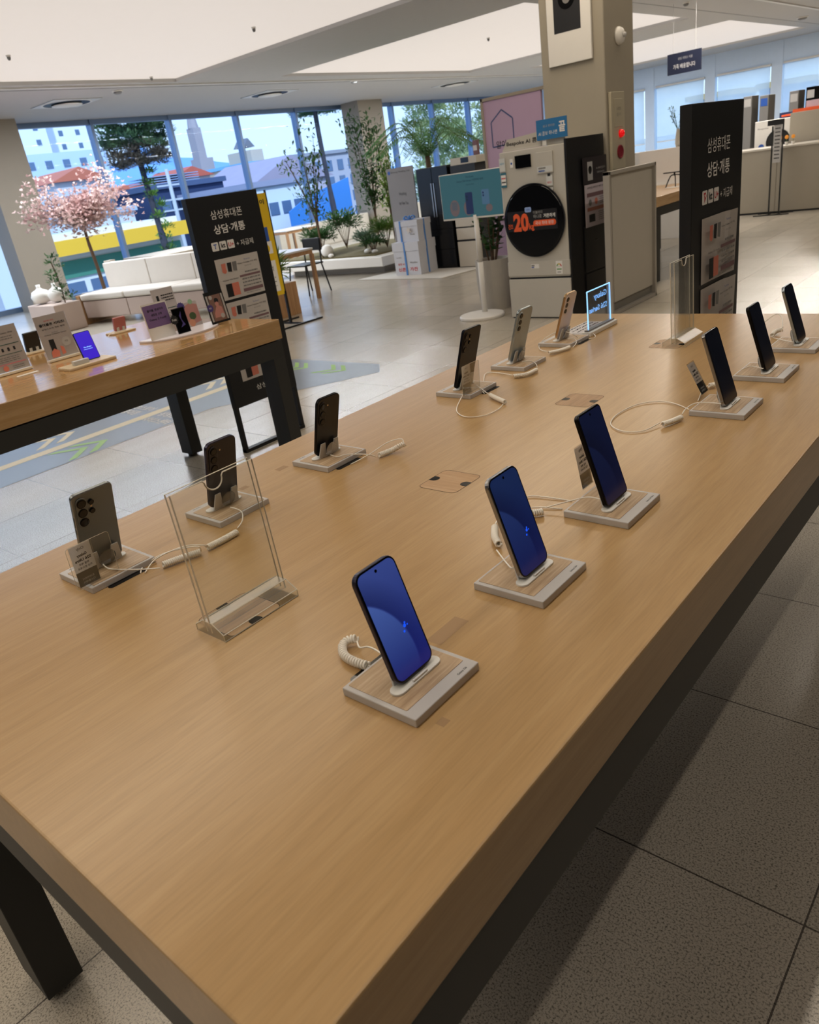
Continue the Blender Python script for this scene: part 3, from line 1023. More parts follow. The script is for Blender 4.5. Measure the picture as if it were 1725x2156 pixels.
def promo_card(label, loc, rz, tilt, dark, second=True):
    """clear card with a printed strip that tells about the phone; it faces local -y"""
    t = thing('promo_card', label, 'card', loc, (-tilt, 0, rz), 'small printed cards beside phones')
    w_, h_ = .040, .082
    G().box(-w_ / 2 - .002, -.0010, 0, w_ / 2 + .002, .0006, h_ + .003).make('clear_card', M_acryl, t, bev=.0004)
    if second:
        G().prism(rrect(-.055, 0, .028, .086, .006), .004, .0055).make('clear_backing', M_acryl, t)
        G().tube([(a, .0048, b) for a, b in rrect(-.055, 0, .028, .086, .006)] + [(.022, .0048, 0)], .0004, 5).make('edge_glint', M_acryl_edge, t)
    for yy, sgn in ((-.0012, 1), (.0009, -1)):
        pass
    G().box(-w_ / 2, -.0016, .030, w_ / 2, -.0011, h_).make('printed_sheet', M_print, t)
    G().box(-w_ / 2, -.0016, .001, w_ / 2, -.0011, .030).make('printed_footer', M_printd if dark else M_printg, t)
    # the ink is seen through the sheet from behind, so it reads mirrored there
    lift = .0009
    for side in (-.0017, -.00105):
        ar = Art(side)
        l = 0.00012 if side < -.0015 else -0.00012
        ar.text('Only', 0, .0700, .0070, M_printg, bold=.02, lift=l)
        ar.text('Galaxy', 0, .0575, .0068, M_ink, bold=.03, lift=l)
        ar.text('S26 Ultra', 0, .0495, .0058, M_ink, bold=.03, lift=l, width=.031)
        ar.text('특별 혜택', 0, .0415, .0045, M_ink, bold=.01, lift=l)
        ar.text('지금 받으세요', 0, .0345, .0045, M_ink, bold=.01, lift=l)
        ar.text('프라이버시', 0, .0125, .0046, M_inkw, lift=l)
        ar.text('디스플레이', 0, .0055, .0046, M_inkw, lift=l)
        ar.make(t)


promo_card('clear card with grey footer in front of the nearest silver phone', (.268, .337, TH + .013), -PI / 2, R(4), False)
promo_card('small clear card with grey footer at the foot of the charcoal phone', (.268, 1.517, TH + .013), -PI / 2, R(4), False)
promo_card('leaning clear card with a black footer left of the silver framed dark phone', (.890, 1.668, TH + .013), -PI / 2, R(-28), True, False)
promo_card('clear card almost hidden behind the large black phone', (.893, 1.052, TH + .013), -PI / 2, R(-10), True, False)


def sign_holder(label, loc, w_, h_, lean, notch=True):
    """empty clear acrylic T-holder: heavy wedge base and two sheets with a finger notch; sheets span local x"""
    t = thing('acrylic_sign_holder', label, 'sign holder', loc, (0, 0, PI / 2), 'empty clear sign holders')
    hw = w_ / 2
    M_base = thin_glass('clear_acrylic_block', (0.93, 0.94, 0.92), 0.015, 0.3, 0.15)
    G().prism([(-.036, 0), (.036, 0), (.036, .013), (.012, .026), (-.012, .026), (-.036, .013)][::1], -hw, hw, 'yz').make('acrylic_block', M_base, t, bev=.001)
    g = G()
    for yy, zz in ((-.036, .0125), (-.012, .026), (.012, .026), (.036, .0125), (-.036, .001)):
        g.tube([(-hw, yy, zz), (hw, yy, zz)], .0011, 4)
    for sx in (-hw, hw):
        g.tube([(sx, -.036, .001), (sx, -.036, .0125), (sx, -.012, .026), (sx, .012, .026), (sx, .036, .0125), (sx, .036, .001)], .0009, 4)
    g.make('rim_glint', M_acryl_edge, t)
    for sy in (-.006, .006):
        Mx = Matrix.Translation((0, sy, .008)) @ Matrix.Rotation(lean, 4, 'X')
        g = G(Mx)
        out = []
        if notch and sy < 0:
            r_ = .016
            out = [(-hw, 0), (hw, 0), (hw, h_)] + [(r_ + .003, h_), (r_, h_ - .004)] + [(r_ * math.cos(a), h_ - .012 - r_ * math.sin(a) + .008) for a in [PI * k / 12 for k in range(13)]][1:-1] + [(-r_, h_ - .004), (-r_ - .003, h_), (-hw, h_)]
        else:
            out = [(-hw, 0), (hw, 0), (hw, h_), (-hw, h_)]
        g.prism(out, -.0012, .0012)
        s = g.make('clear_sheet', M_acryl, t)
        # cream tube that paints the bright edge glint of the sheet
        rim = [p for p in out[1:]] + [out[0]]
        g2 = G(Mx)
        g2.tube([(a, 0, b) for a, b in rim], .0014, 4)
        g2.make('rim_glint', M_acryl_edge, s)
    return t


sign_holder('large empty clear acrylic sign holder standing over the near cable hatch', (.612, .428, TH), .152, .232, R(-2))
sign_holder('tall empty clear acrylic sign holder at the far end of the phone table', (.618, 2.208, TH), .150, .245, R(-1))

# glowing sign on its white tray
t = thing('glowing_sign', 'edge-lit clear sign with mirrored blue white lettering on a white tray', 'sign', (.218, 2.335, TH), (0, 0, -PI / 2))
G().box(-.10, -.062, 0, .10, .030, .006).make('tray', M_standw, t, bev=.002)
G().box(-.098, -.058, .006, .09, .026, .0085).make('script_mat', mat('tray_mat', (196, 190, 186), .6), t)
G().box(-.105, .030, 0, .105, .066, .016).make('light_base', M_standw, t, bev=.003)
G().box(-.10, .040, .016, .10, .056, .022).make('slot_rail', M_steel, t, bev=.001)
M_glow = mat('glowing_ink', (150, 200, 255), .4, emit=(140, 200, 255), es=1.15)
G().box(-.085, .0468, .018, .085, .0492, .150).make('clear_plate', thin_glass('edge_lit_plate', (.86, .9, .97), .06, .02, .2), t)
g = G()
for sx in (-1, 1):
    g.box(sx * .085 - .0016, .0464, .018, sx * .085 + .0016, .0496, .151)
g.box(-.085, .0464, .1488, .085, .0496, .1518)
g.make('glowing_edge', M_glow, t)
ar = Art(.0468)
ar.text('Galaxy', -.066, .108, .026, M_glow, bold=.03, align='l', width=.098)
ar.text('S26 Series', -.066, .072, .020, M_glow, bold=.03, align='l', width=.135)
ar.make(t)
g = G()
rnd = random.Random(3)
for j in range(3):
    for i in range(9):
        x0 = -.085 + i * .018
        pts = [(x0 + .014 * q / 5, -.046 + j * .022 + rnd.uniform(-.004, .004), .0092) for q in range(6)]
        g.tube(pts, .0006, 4)
g.make('handwriting', M_ink, t)
g = G()
g.tube(spline([(.085, .066, .008), (.100, .082, .004), (.118, .085, .0016), (.135, .075, .0016)], 8), .0013, 6)
g.make('power_wire', M_cable, t)
# ================================================================== dark information signs
M_signf = mat('sign_black_film', (19, 21, 24), 0.45)
M_wallet = leafy('pocket_paper', (198, 190, 184), (206, 200, 194), .6, 3., .1)


def notice(ar, x0, x1, z0, z1, full=True):
    """printed price sheet: phones at the left, heading, table"""
    w_, h_ = x1 - x0, z1 - z0
    X = lambda a: x0 + a * w_
    Z = lambda b: z1 - b * h_
    for a, c, m_ in ((.17, .2, M_salmon), (.30, .2, M_ink), (.42, .2, M_grey)):
        ar.poly([(X(a - .05), Z(c - .08)), (X(a - .055), Z(c + .13)), (X(a + .03), Z(c + .15)), (X(a + .05), Z(c - .08))], m_)
    ar.disc(X(.17), Z(.30), .045 * w_, M_salmon)
    ar.text('The all-new', X(.72), Z(.13), .03 * h_, M_blue)
    ar.text('Galaxy Foldable 사전 체험', X(.72), Z(.22), .045 * h_, M_ink, width=.46 * w_)
    ar.text('삼성스토어 혜택', X(.72), Z(.29), .03 * h_, M_grey)
    ar.bars(X(.62), Z(.44), X(.92), 1, 0, .035 * h_, M_grey, seed=4)
    if not full:
        ar.rect(X(.52), Z(.58), X(.97), Z(.52), M_brown)
        return
    ar.rect(X(.48), Z(.53), X(.97), Z(.48), M_brown)
    ar.text('Galaxy S26 Series', X(.26), Z(.55), .04 * h_, M_ink, width=.36 * w_)
    ar.rect(X(.12), Z(.94), X(.26), Z(.62), M_ink)
    ar.rect(X(.26), Z(.93), X(.42), Z(.62), M_salmon)
    ar.bars(X(.52), Z(.60), X(.95), 3, .085 * h_, .03 * h_, M_grey, seed=9)
    ar.rect(X(.50), Z(.90), X(.97), Z(.82), M_brown)
    ar.bars(X(.55), Z(.945), X(.9), 1, 0, .012 * h_, M_grey, seed=2)


def info_sign(label, loc, first):
    t = thing('information_sign', label, 'sign', loc, (0, 0, PI / 2))
    Hs = 1.55 if first else 1.585
    G().box(-.262, 0, .30, .262, .045, Hs).make('panel', M_signf, t, bev=.002)
    g = G()
    for sx in (-1, 1):
        g.box(sx * .262 - (.022 if sx > 0 else 0), .005, .0, sx * .262 + (.022 if sx < 0 else 0), .04, .305)
    g.box(-.262, .002, 0, .262, .043, .022)
    g.make('foot_frame', M_black, t)
    ar = Art(0)
    ar.text('삼성휴대폰', 0, 1.418, .050, M_inkw, width=.235)
    ar.text('상담·개통', 0, 1.335, .052, M_inkw, width=.235, bold=.015)
    x = -.16
    for k in range(3):
        ar.poly(rrect(x, 1.245, x + .050, 1.294, .006, 3), M_inkw, 'carrier_badge')
        if k == 0 and first:
            ar.text('T', x + .025, 1.256, .028, M_blue, bold=.03, lift=.0016)
        elif k == 0:
            ar.poly([(x + .012, 1.285), (x + .03, 1.288), (x + .041, 1.274), (x + .03, 1.262), (x + .018, 1.25), (x + .022, 1.266)], M_red, lift=.0014)
            ar.poly([(x + .018, 1.28), (x + .03, 1.282), (x + .034, 1.274), (x + .026, 1.268)], M_inkw, lift=.0018)
        elif k == 1:
            ar.text('kt', x + .025, 1.256, .028, M_ink, bold=.03, lift=.0016)
        else:
            ar.text('U+', x + .025, 1.256, .024, M_red, bold=.02, lift=.0016)
        x += .059
    ar.text('+ 자급제', .025, 1.248, .034, M_inkw, align='l', width=.13)
    ar.text('삼성스토어', .04, .372, .036, M_inkw, width=.22)
    ar.make(t)
    zs = ((.957, 1.197), (.700, .940), (.452, .690))
    for i, (z0, z1) in enumerate(zs):
        x0, x1 = -.165, .165
        pk = G()
        if first:
            pk.box(x0, -.002, z0, x1, 0, z1)
        else:   # curled sheet in a clear pocket
            n = 10
            vs = []
            for k in range(n + 1):
                xx = x0 + (x1 - x0) * k / n
                d = -.003 - .012 * (k / n) ** 3
                vs += [(xx, d, z0), (xx, d - (.008 if k > 7 else 0), z1)]
            pk.add(vs, [(2 * k, 2 * k + 2, 2 * k + 3, 2 * k + 1) for k in range(n)])
        s = pk.make('price_sheet', M_wallet, t)
        a2 = Art(-.0024 if first else -.018)
        notice(a2, x0, x1, z0, z1, True)
        a2.make(s)
    return t


info_sign('dark standing sign behind the left table with flat price sheets', (-2.4, 2.84, 0), True)
info_sign('dark standing sign behind the far end of the phone table with curled price sheets', (.44, 2.99, 0), False)

# ================================================================== left display table and its goods
W_l = wood_mat('table_oak_left', (168, 131, 84), (176, 139, 92), (186, 150, 104), 0.12, 'Y', 1.0, 0.0, 0.9)
T2 = display_table('display_table', 'left display table with glossy oak top and folding phone leaflets', (-2.864, -.13, 0), W_l)
TOP = TH
M_violet = mat('violet_print', (116, 92, 138), .5)
M_paperg = mat('leaflet_grey', (188, 180, 178), .55)


def leaflet(label, loc, w_, h_, rz, kind):
    t = thing('leaflet_stand', label, 'leaflet', loc, (R(-6), 0, rz))
    G().box(-w_ / 2, -.002, .012, w_ / 2, .002, h_).make('clear_sleeve', M_acryl, t)
    G().box(-w_ / 2 + .001, -.0012, .013, w_ / 2 - .001, .0012, h_ - .001).make('printed_sheet', M_paperg, t)
    G().box(-w_ / 2, -.022, 0, w_ / 2, .022, .012).make('acrylic_foot', M_acryl_edge, t, bev=.002)
    ar = Art(-.0023)
    if kind == 0:
        ar.text('퀀텀 혜택 시리즈', -.01, h_ * .86, h_ * .03, M_red)
        ar.text('폴더블은 시리즈!', 0, h_ * .765, h_ * .06, M_ink, bold=.03, width=w_ * .8)
        ar.text('삼성스토어 체험 혜택', 0, h_ * .685, h_ * .035, M_ink, width=w_ * .72)
        ar.text('The all-new', 0, h_ * .60, h_ * .022, M_grey)
        ar.text('Galaxy Foldable Series', 0, h_ * .555, h_ * .03, M_ink, width=w_ * .7)
        ar.rect(-w_ * .28, h_ * .22, -w_ * .12, h_ * .47, M_ink)
        ar.poly([(-w_ * .34, h_ * .08), (-w_ * .1, h_ * .08), (-w_ * .06, h_ * .2), (-w_ * .2, h_ * .27), (-w_ * .32, h_ * .2)], M_salmon, lift=.0012)
        ar.poly([(w_ * .0, h_ * .1), (w_ * .12, h_ * .12), (w_ * .1, h_ * .26), (w_ * .0, h_ * .3)], M_salmon)
        ar.disc(w_ * .24, h_ * .36, w_ * .14, M_lgrey)
        ar.text('체험', w_ * .24, h_ * .35, h_ * .04, M_grey, lift=.0016)
    else:
        ar.text('Galaxy Foldable 체험', 0, h_ * .82, h_ * .035, M_ink, width=w_ * .7)
        ar.bars(-w_ * .3, h_ * .76, w_ * .3, 2, h_ * .05, h_ * .015, M_grey, seed=8)
        mg = mat('dark_green_ink', (52, 84, 74), .5)
        ar.rect(-w_ * .42, h_ * .60, w_ * .42, h_ * .615, mg)
        for k in range(4):
            ar.rect(-w_ * .3 + k * w_ * .17, h_ * .47, -w_ * .24 + k * w_ * .17, h_ * .54, M_ink)
        ar.rect(-w_ * .42, h_ * .40, w_ * .42, h_ * .412, mg)
        ar.bars(-w_ * .35, h_ * .34, w_ * .3, 3, h_ * .04, h_ * .014, M_grey, seed=3)
        ar.rect(-w_ * .42, h_ * .20, w_ * .42, h_ * .222, mat('rose_ink', (196, 120, 128), .5))
        ar.disc(-w_ * .2, h_ * .13, w_ * .08, M_salmon)
        ar.bars(0, h_ * .14, w_ * .35, 2, h_ * .04, h_ * .016, M_grey, seed=5)
    ar.make(t)


leaflet('tall printed leaflet stand between the dark phone and the violet phone', (-2.31, 1.575, TOP), .165, .225, PI / 2, 0)
leaflet('printed leaflet stand cut by the left picture edge', (-2.30, 1.315, TOP), .165, .225, PI / 2, 1)
o = G().box(-.012, -.05, 0, .012, .05, .004).make('business_card_tray', M_white, None, loc=(-2.16, 1.315, TOP), bev=.001)
tag(o, 'small white strip lying before the leftmost leaflet stand', 'tray')
# low wooden stand with violet phone
t = thing('phone_stand', 'long low wooden stand under the violet screened phone on the left table', 'phone stand', (-1.965, 1.52, TOP), (0, 0, PI / 2))
W_pale = wood_mat('pale_stand_wood', (186, 166, 136), (200, 182, 152), (212, 196, 168), .45, 'X', 1.5, .03)
G().box(-.12, -.06, 0, .12, .06, .014).make('stand_board', W_pale, t, bev=.004)
G().box(-.075, -.028, .014, .0, .0, .034).make('name_block', M_prong, t, bev=.002)
t = thing('smartphone', 'phone with a glowing violet screen on the left table', 'phone', (-1.975, 1.555, TOP + .016), (-TILT, 0, PI / 2))
G().prism(rrect(-.041, 0, .041, .135, .006), -.004, .004).make('frame', M_black, t, bev=.001)
M_vs = mat('violet_screen', (10, 6, 40), .15, emit=(66, 40, 205), es=.75)
G().add([(a, -.0046, b) for a, b in rrect(-.038, .003, .038, .132, .005)], [tuple(range(28))]).make('display', M_vs, t)
ar = Art(-.0046)
ar.text('The all-new', 0, .058, .006, M_glow, bold=.01)
ar.text('Galaxy Foldable', 0, .048, .005, M_glow, width=.045)
ar.make(t)


def small_phone(label, loc, w_, h_, body, rz, base_w=.11):
    t = thing('folding_phone', label, 'phone', (loc[0], loc[1], loc[2] + .013), (R(-14), 0, rz))
    G().prism(rrect(-w_ / 2, 0, w_ / 2, h_, .005), -.007, .007).make('body', body, t, bev=.001)
    for sx in (-1, 1):
        G().box(sx * .018 - .008, .0075, -.0, sx * .018 + .008, .0105, .022).make('back_prong', M_prong, t, bev=.001)
    return t


def small_stand(label, loc, rz, w_=.15):
    t = thing('phone_stand', label, 'phone stand', loc, (0, 0, rz))
    G().box(-w_ / 2, -.045, 0, w_ / 2, .045, .009).make('stand_board', W_pale, t, bev=.003)
    G().prism(rrect(-.035, -.012, .035, .012, .011), .009, .012, 'xy').make('cradle', M_standw, t)
    t2 = G()
    t2.tube(spline([(.04, .03, .012), (.07, .045, .02), (.09, .03, .008), (.11, .05, .002)], 8), .0018, 6)
    t2.make('wire', M_cable, t)


small_stand('pale stand under the small rose folding phone', (-2.675, 2.11, TOP), -PI / 2, .15)
small_phone('small rose folding phone standing half open on the left table', (-2.675, 2.11, TOP), .075, .078, mat('rose_phone', (176, 108, 108), .35), -PI / 2)
small_stand('pale stand under the dark phone between the leaflet stands', (-2.77, 1.63, TOP), -PI / 2, .17)
small_phone('dark phone standing between the two leaflet stands', (-2.77, 1.63, TOP), .085, .105, M_blackg, -PI / 2)

# white oval platform with folding phone cards
t = thing('card_platform', 'white rounded platform carrying the violet notice and picture cards', 'display platform', (-2.03, 2.135, TOP), (0, 0, PI / 2))
G().prism([(.235, .10), (-.235, .10)] + [(-.235 * math.cos(a), .10 - .21 * math.sin(a)) for a in [PI * k / 16 for k in range(1, 16)]][::1], 0, .010, 'xy').make('platform_board', mat('platform_white', (208, 204, 212), .4), t, bev=.002)


def upright_card(name, label, loc, w_, h_, m, art, rz=PI / 2, lean=R(-8), th=.004, frame=None):
    t = thing(name, label, 'card', loc, (lean, 0, rz))
    G().box(-w_ / 2, -th / 2, 0, w_ / 2, th / 2, h_).make('card_board', m, t)
    G().prism([(th / 2, 0), (.045, 0), (th / 2, h_ * .5)], -.008, .008, 'yz').make('rear_support', M_white, t)
    if frame:
        g = G()
        e = .004
        g.box(-w_ / 2 - e, -th / 2 - .001, -e * 0, -w_ / 2, th / 2, h_ + e)
        g.box(w_ / 2, -th / 2 - .001, 0, w_ / 2 + e, th / 2, h_ + e)
        g.box(-w_ / 2 - e, -th / 2 - .001, h_, w_ / 2 + e, th / 2, h_ + e)
        g.make('border', frame, t)
    ar = Art(-th / 2)
    art(ar)
    ar.make(t)


def art_violet(a):
    a.rect(-.070, .060, .070, .172, M_violet)
    a.text('폴더블, 완성이자', 0, .138, .013, M_ink, width=.095, bold=.02)
    a.text('새로운 시작', 0, .115, .013, M_ink, width=.065, bold=.02)
    a.text('Galaxy Z Fold8', 0, .092, .012, M_ink, width=.10, bold=.02)


upright_card('notice_card', 'violet notice in a white frame on the left table platform', (-2.035, 1.995, TOP + .010), .150, .180, M_white, art_violet)
M_photo1 = mat('photo_brown', (128, 98, 88), .5)
M_skin = mat('photo_rose', (186, 132, 124), .5)
M_vbadge = mat('violet_badge', (72, 62, 126), .5)


def star(ar, x, z, r, m, txt=None):
    ar.poly([(x + (r if k % 2 else r * .78) * math.cos(2 * PI * k / 24), z + (r if k % 2 else r * .78) * math.sin(2 * PI * k / 24)) for k in range(24)], m, 'star_badge', lift=.0015)
    if txt: ar.text(txt, x, z - r * .2, r * .4, M_inkw, lift=.002)


def art_blackphone(a):
    a.rect(-.036, .004, .036, .126, M_blackg)
    a.poly([(-.012, .03), (.004, .05), (-.004, .09), (.012, .112), (.004, .07), (.018, .04)], M_vbadge)
    star(a, -.040, .075, .026, M_ink, 'Fold')


def art_picture(a):
    a.poly([(-.04, .03), (0, .012), (.045, .02), (.045, .11), (0, .125), (-.04, .11)], M_skin)
    a.disc(0, .055, .022, mat('photo_green', (74, 92, 60), .5), sz=.9)
    a.disc(-.015, .02, .02, mat('photo_peach', (212, 150, 120), .5))
    star(a, -.055, .115, .026, M_vbadge)
    a.disc(.01, .130, .014, mat('mint_badge', (150, 186, 150), .5), 'star_badge')


def art_portrait(a):
    a.rect(-.040, .012, .040, .150, M_photo1)
    a.disc(.006, .118, .014, M_ink)
    a.disc(.004, .100, .012, M_skin, lift=.0014)
    a.poly([(-.03, .03), (.035, .03), (.03, .08), (.012, .092), (-.004, .088), (-.026, .055)], M_skin)
    a.disc(.020, .035, .013, M_lgrey, 'star_badge', lift=.002)
    a.disc(-.026, .138, .011, M_lgrey, 'star_badge', lift=.002)
    a.rect(-.055, .012, -.044, .150, M_lgrey)
    a.rect(.044, .012, .055, .150, M_lgrey)
    star(a, -.046, .085, .022, M_vbadge, '체험')


upright_card('picture_card', 'black folding phone shaped card with a starry badge beside the violet notice', (-2.005, 2.105, TOP + .010), .078, .130, M_black, art_blackphone)
upright_card('picture_card', 'picture card with a rosy still life between the black card and the framed portrait', (-2.12, 2.255, TOP + .010), .095, .130, M_paperg, art_picture)
upright_card('picture_card', 'black bordered card with a picture of a person in a pink top', (-1.995, 2.34, TOP + .010), .115, .165, M_black, art_portrait, frame=M_black)


def art_mini(a):
    a.rect(-.045, .15, -.03, .20, M_ink)
    a.bars(-.015, .195, .06, 3, .014, .006, M_ink, seed=11)
    a.rect(-.06, .125, .06, .129, mat('dark_green_ink', (52, 84, 74), .5))
    a.bars(-.05, .10, .05, 3, .02, .006, M_grey, seed=12)


upright_card('notice_card', 'grey leaflet standing behind the violet notice', (-2.185, 2.16, TOP), .135, .235, M_paperg, art_mini)
# ================================================================== furniture further back
# --- washing machine tower
M_wash = mat('appliance_satin', (196, 192, 182), .38, .05)
M_washd = mat('appliance_black', (24, 24, 26), .4)
t = thing('washing_machine', 'tall beige washer dryer with a large round black door and 20kg print', 'washing machine', (-2.84, 6.45, 0))
Wd_ = .70
G().box(0, .01, .40, Wd_ - .012, .72, 1.55).make('body', M_wash, t, bev=.006)
G().box(0, 0, .415, Wd_ - .004, .02, .553).make('lower_panel', M_wash, t, bev=.003)
dr = G().box(0, .0, .012, Wd_ - .004, .7, .385).make('drawer', M_wash, t, bev=.004)
G().box(.01, .012, .0, Wd_ - .014, .7, .41).make('plinth_gap', M_washd, t)
G().box(Wd_ - .012, .012, .0, Wd_ + .012, .73, 1.585).make('side_panel', M_washd, t, bev=.004)
g = G()
g.disc_y(.345, .925, -.018, .01, .315, 72, .325)
d = g.make('door', mat('door_black_glass', (9, 10, 13), .12), t, bev=.004)
g = G()
n = 72
for k in range(n):
    pass
g.lathe([(.318, 0), (.330, .004), (.332, .014), (.322, .014)], seg=72, caps=False)
rg = g.make('door_ring', M_washd, d)
rg.rotation_euler = (PI / 2, 0, 0)
rg.location = (.345, 0.0, .925)
G().box(.175, -.003, 1.395, .345, .008, 1.505).make('display_window', M_blackg, t, bev=.002)
G().box(.405, -.003, 1.325, .575, .008, 1.505).make('detergent_drawer', M_wash, t, bev=.002)
a = Art(-.0185)
a.rect(.055, .84, .60, 1.02, mat('door_film', (24, 22, 24), .4), lift=.0004)
a.text('건조', .085, .865, .045, M_orange, width=.055, bold=.02)
a.text('20', .205, .835, .165, M_orange, width=.17, bold=.045)
a.text('kg', .32, .835, .07, M_orange, width=.055, bold=.03)
a.text('이불까지', .345, .985, .026, M_lgrey, align='l', width=.10)
a.text('하나로', .345, .945, .034, M_lgrey, align='l', width=.09)
a.text('거뜬하게', .455, .945, .036, M_inkw, align='l', width=.125, bold=.02)
a.poly(rrect(.34, .875, .585, .928, .024), M_orange, 'orange_pill')
a.text('국내 최대 용량', .462, .886, .032, M_inkw, width=.20, lift=.002)
a.poly(rrect(.255, 1.005, .325, 1.05, .012), mat('pale_blue_badge', (150, 176, 226), .5), 'blue_badge')
a.text('세탁', .29, 1.015, .022, M_blue, lift=.002)
a.make(d)
a = Art(-.003)
a.rect(.0, 1.385, .065, 1.50, mat('tag_white', (206, 208, 206), .5), 'price_tag')
a.text('NEW', .032, 1.445, .018, mat('cyan_ink', (60, 150, 190), .5), width=.05, lift=.0014)
a.rect(.005, 1.245, .068, 1.375, mat('tag_teal', (52, 110, 130), .5), 'price_tag')
a.rect(.010, 1.265, .063, 1.355, M_inkw, 'price_tag', .0014)
a.bars(.014, 1.32, .060, 1, .02, .012, M_red, lift=.002)
a.bars(.014, 1.285, .060, 1, .02, .012, M_ink, lift=.002)
a.rect(.120, 1.41, .155, 1.485, M_inkw, 'feature_sticker')
a.disc(.137, 1.445, .010, M_blue, lift=.0014)
a.rect(.41, 1.335, .57, 1.385, mat('tag_white', (206, 208, 206), .5), 'drawer_sticker', .0012)
a.bars(.425, 1.362, .50, 1, .01, .014, M_grey, lift=.002)
a.bars(.425, 1.340, .49, 1, .01, .012, M_blue, lift=.002)
a.rect(.50, 1.215, .565, 1.305, mat('tag_white', (206, 208, 206), .5), 'award_sticker', .0012)
a.text('BEST', .535, 1.235, .016, M_red, lift=.002)
a.rect(.515, 1.295, .545, 1.32, M_ink, 'price_tag', .0016)
a.rect(.515, 1.16, .565, 1.20, mat('tag_white', (206, 208, 206), .5), 'small_sticker', .0012)
a.bars(.52, 1.165, .56, 1, .01, .01, M_blue, lift=.002)
a.make(t)
a = Art(0)
a.rect(.27, .485, .36, .525, M_inkw, 'price_tag')
a.bars(.275, .505, .31, 1, .01, .012, M_grey, lift=.0014)
a.bars(.275, .490, .305, 1, .01, .010, M_blue, lift=.0014)
a.rect(.545, .425, .615, .545, M_inkw, 'energy_label')
for k, m_ in enumerate((mat('label_green', (70, 150, 60), .5), mat('label_yellow', (220, 200, 60), .5), M_red)):
    a0, a1 = PI * (1 - k / 3), PI * (1 - (k + 1) / 3)
    a.poly([(.58 + .028 * math.cos(q), .495 + .028 * math.sin(q)) for q in (a0, (a0 + a1) / 2, a1)] + [(.58 + .018 * math.cos(q), .495 + .018 * math.sin(q)) for q in (a1, (a0 + a1) / 2, a0)], m_, 'energy_label_colour', .0014)
a.rect(.555, .465, .607, .474, MATS['label_green'], 'energy_label_colour', .0014)
a.text('1', .58, .49, .014, MATS['label_green'], bold=.03)
a.bars(.56, .438, .60, 1, .01, .008, M_ink)
a.make(t)
# fittings on the dark side that faces the phone table
g = G()
g.box(Wd_ + .012, .27, .0, Wd_ + .022, .72, .365)
g.box(Wd_ + .012, .27, .385, Wd_ + .022, .72, .80)
g.make('side_drawer_front', M_washd, t, bev=.003)
o = G().add([(0, q * .02, r_ * .012) for q, r_ in ((-1, -1), (-.3, 0), (-1, 1), (1, 1), (.3, 0), (1, -1))], [(0, 1, 2), (3, 4, 5), (1, 4, 2), ]).make('bow_emblem', M_blackg, t, loc=(Wd_ + .0228, .50, .66))
# poster and sheet on the side
ps = thing('product_poster', 'dark poster above a white info sheet on the side of the washing machine', 'poster', (-2.84 + Wd_ + .028, 6.45 + .50, 0), (0, 0, PI / 2))
G().box(-.235, -.004, 1.17, .235, .0, 1.40).make('dark_poster', mat('poster_dark', (44, 38, 42), .4), ps)
G().box(-.215, -.004, .79, .235, .0, 1.165).make('info_sheet', mat('sheet_lilac', (196, 184, 190), .5), ps)
a = Art(-.004)
a.rect(-.15, 1.20, -.05, 1.36, M_lgrey)
a.disc(-.10, 1.29, .035, M_blackg, lift=.0014)
a.text('AI 세탁건조기', .11, 1.285, .02, M_lgrey, width=.18)
a.text('이렇게 써보세요', .11, 1.25, .018, M_lgrey, width=.15)
a.text('프리미엄 세탁건조 혜택 안내', 0, 1.125, .02, M_ink, width=.34)
a.rect(-.18, 1.055, .19, 1.09, M_brown)
a.rect(-.18, .93, .19, .962, mat('copper_band', (168, 110, 94), .5))
a.disc(-.12, 1.005, .03, M_grey)
a.disc(0, 1.01, .03, M_salmon)
a.bars(.07, 1.035, .18, 4, .018, .008, M_grey, seed=3)
a.rect(-.15, .83, -.03, .90, M_ink)
a.bars(.04, .905, .18, 5, .018, .008, M_grey, seed=5)
a.make(ps)
# crest signs on the machine
t = thing('product_name_sign', 'white lettered sign strip on top of the washing machine', 'sign', (-2.82, 6.50, 1.5525))
t.location.x = -2.825
G().box(0, 0, 0, .66, .05, .018).make('foot', M_wash, t)
G().prism([(0, .018), (.66, .018), (.66, .16), (.44, .155), (.40, .125), (.05, .10)], .01, .02).make('strip', mat('strip_beige', (190, 184, 172), .5), t)
a = Art(.01)
a.text('Bespoke AI 콤보', .235, .035, .048, M_ink, width=.38, bold=.02)
a.make(t)
t = thing('blue_sign', 'small blue sign standing above the washing machine', 'sign', (-2.42, 6.46, 1.60))
G().box(0, 0, 0, .31, .008, .165).make('board', mat('sign_blue', (44, 112, 164), .5), t)
G().box(.05, .008, -.045, .09, .014, .1).make('clip', M_white, t)
a = Art(0)
a.text('쉽고 편리한', .13, .10, .02, M_lgrey, width=.12)
a.text('AI 콤보 하나면', .115, .035, .034, M_inkw, width=.19)
a.text('끝', .262, .045, .085, M_inkw, bold=.03, width=.065)
a.make(t)

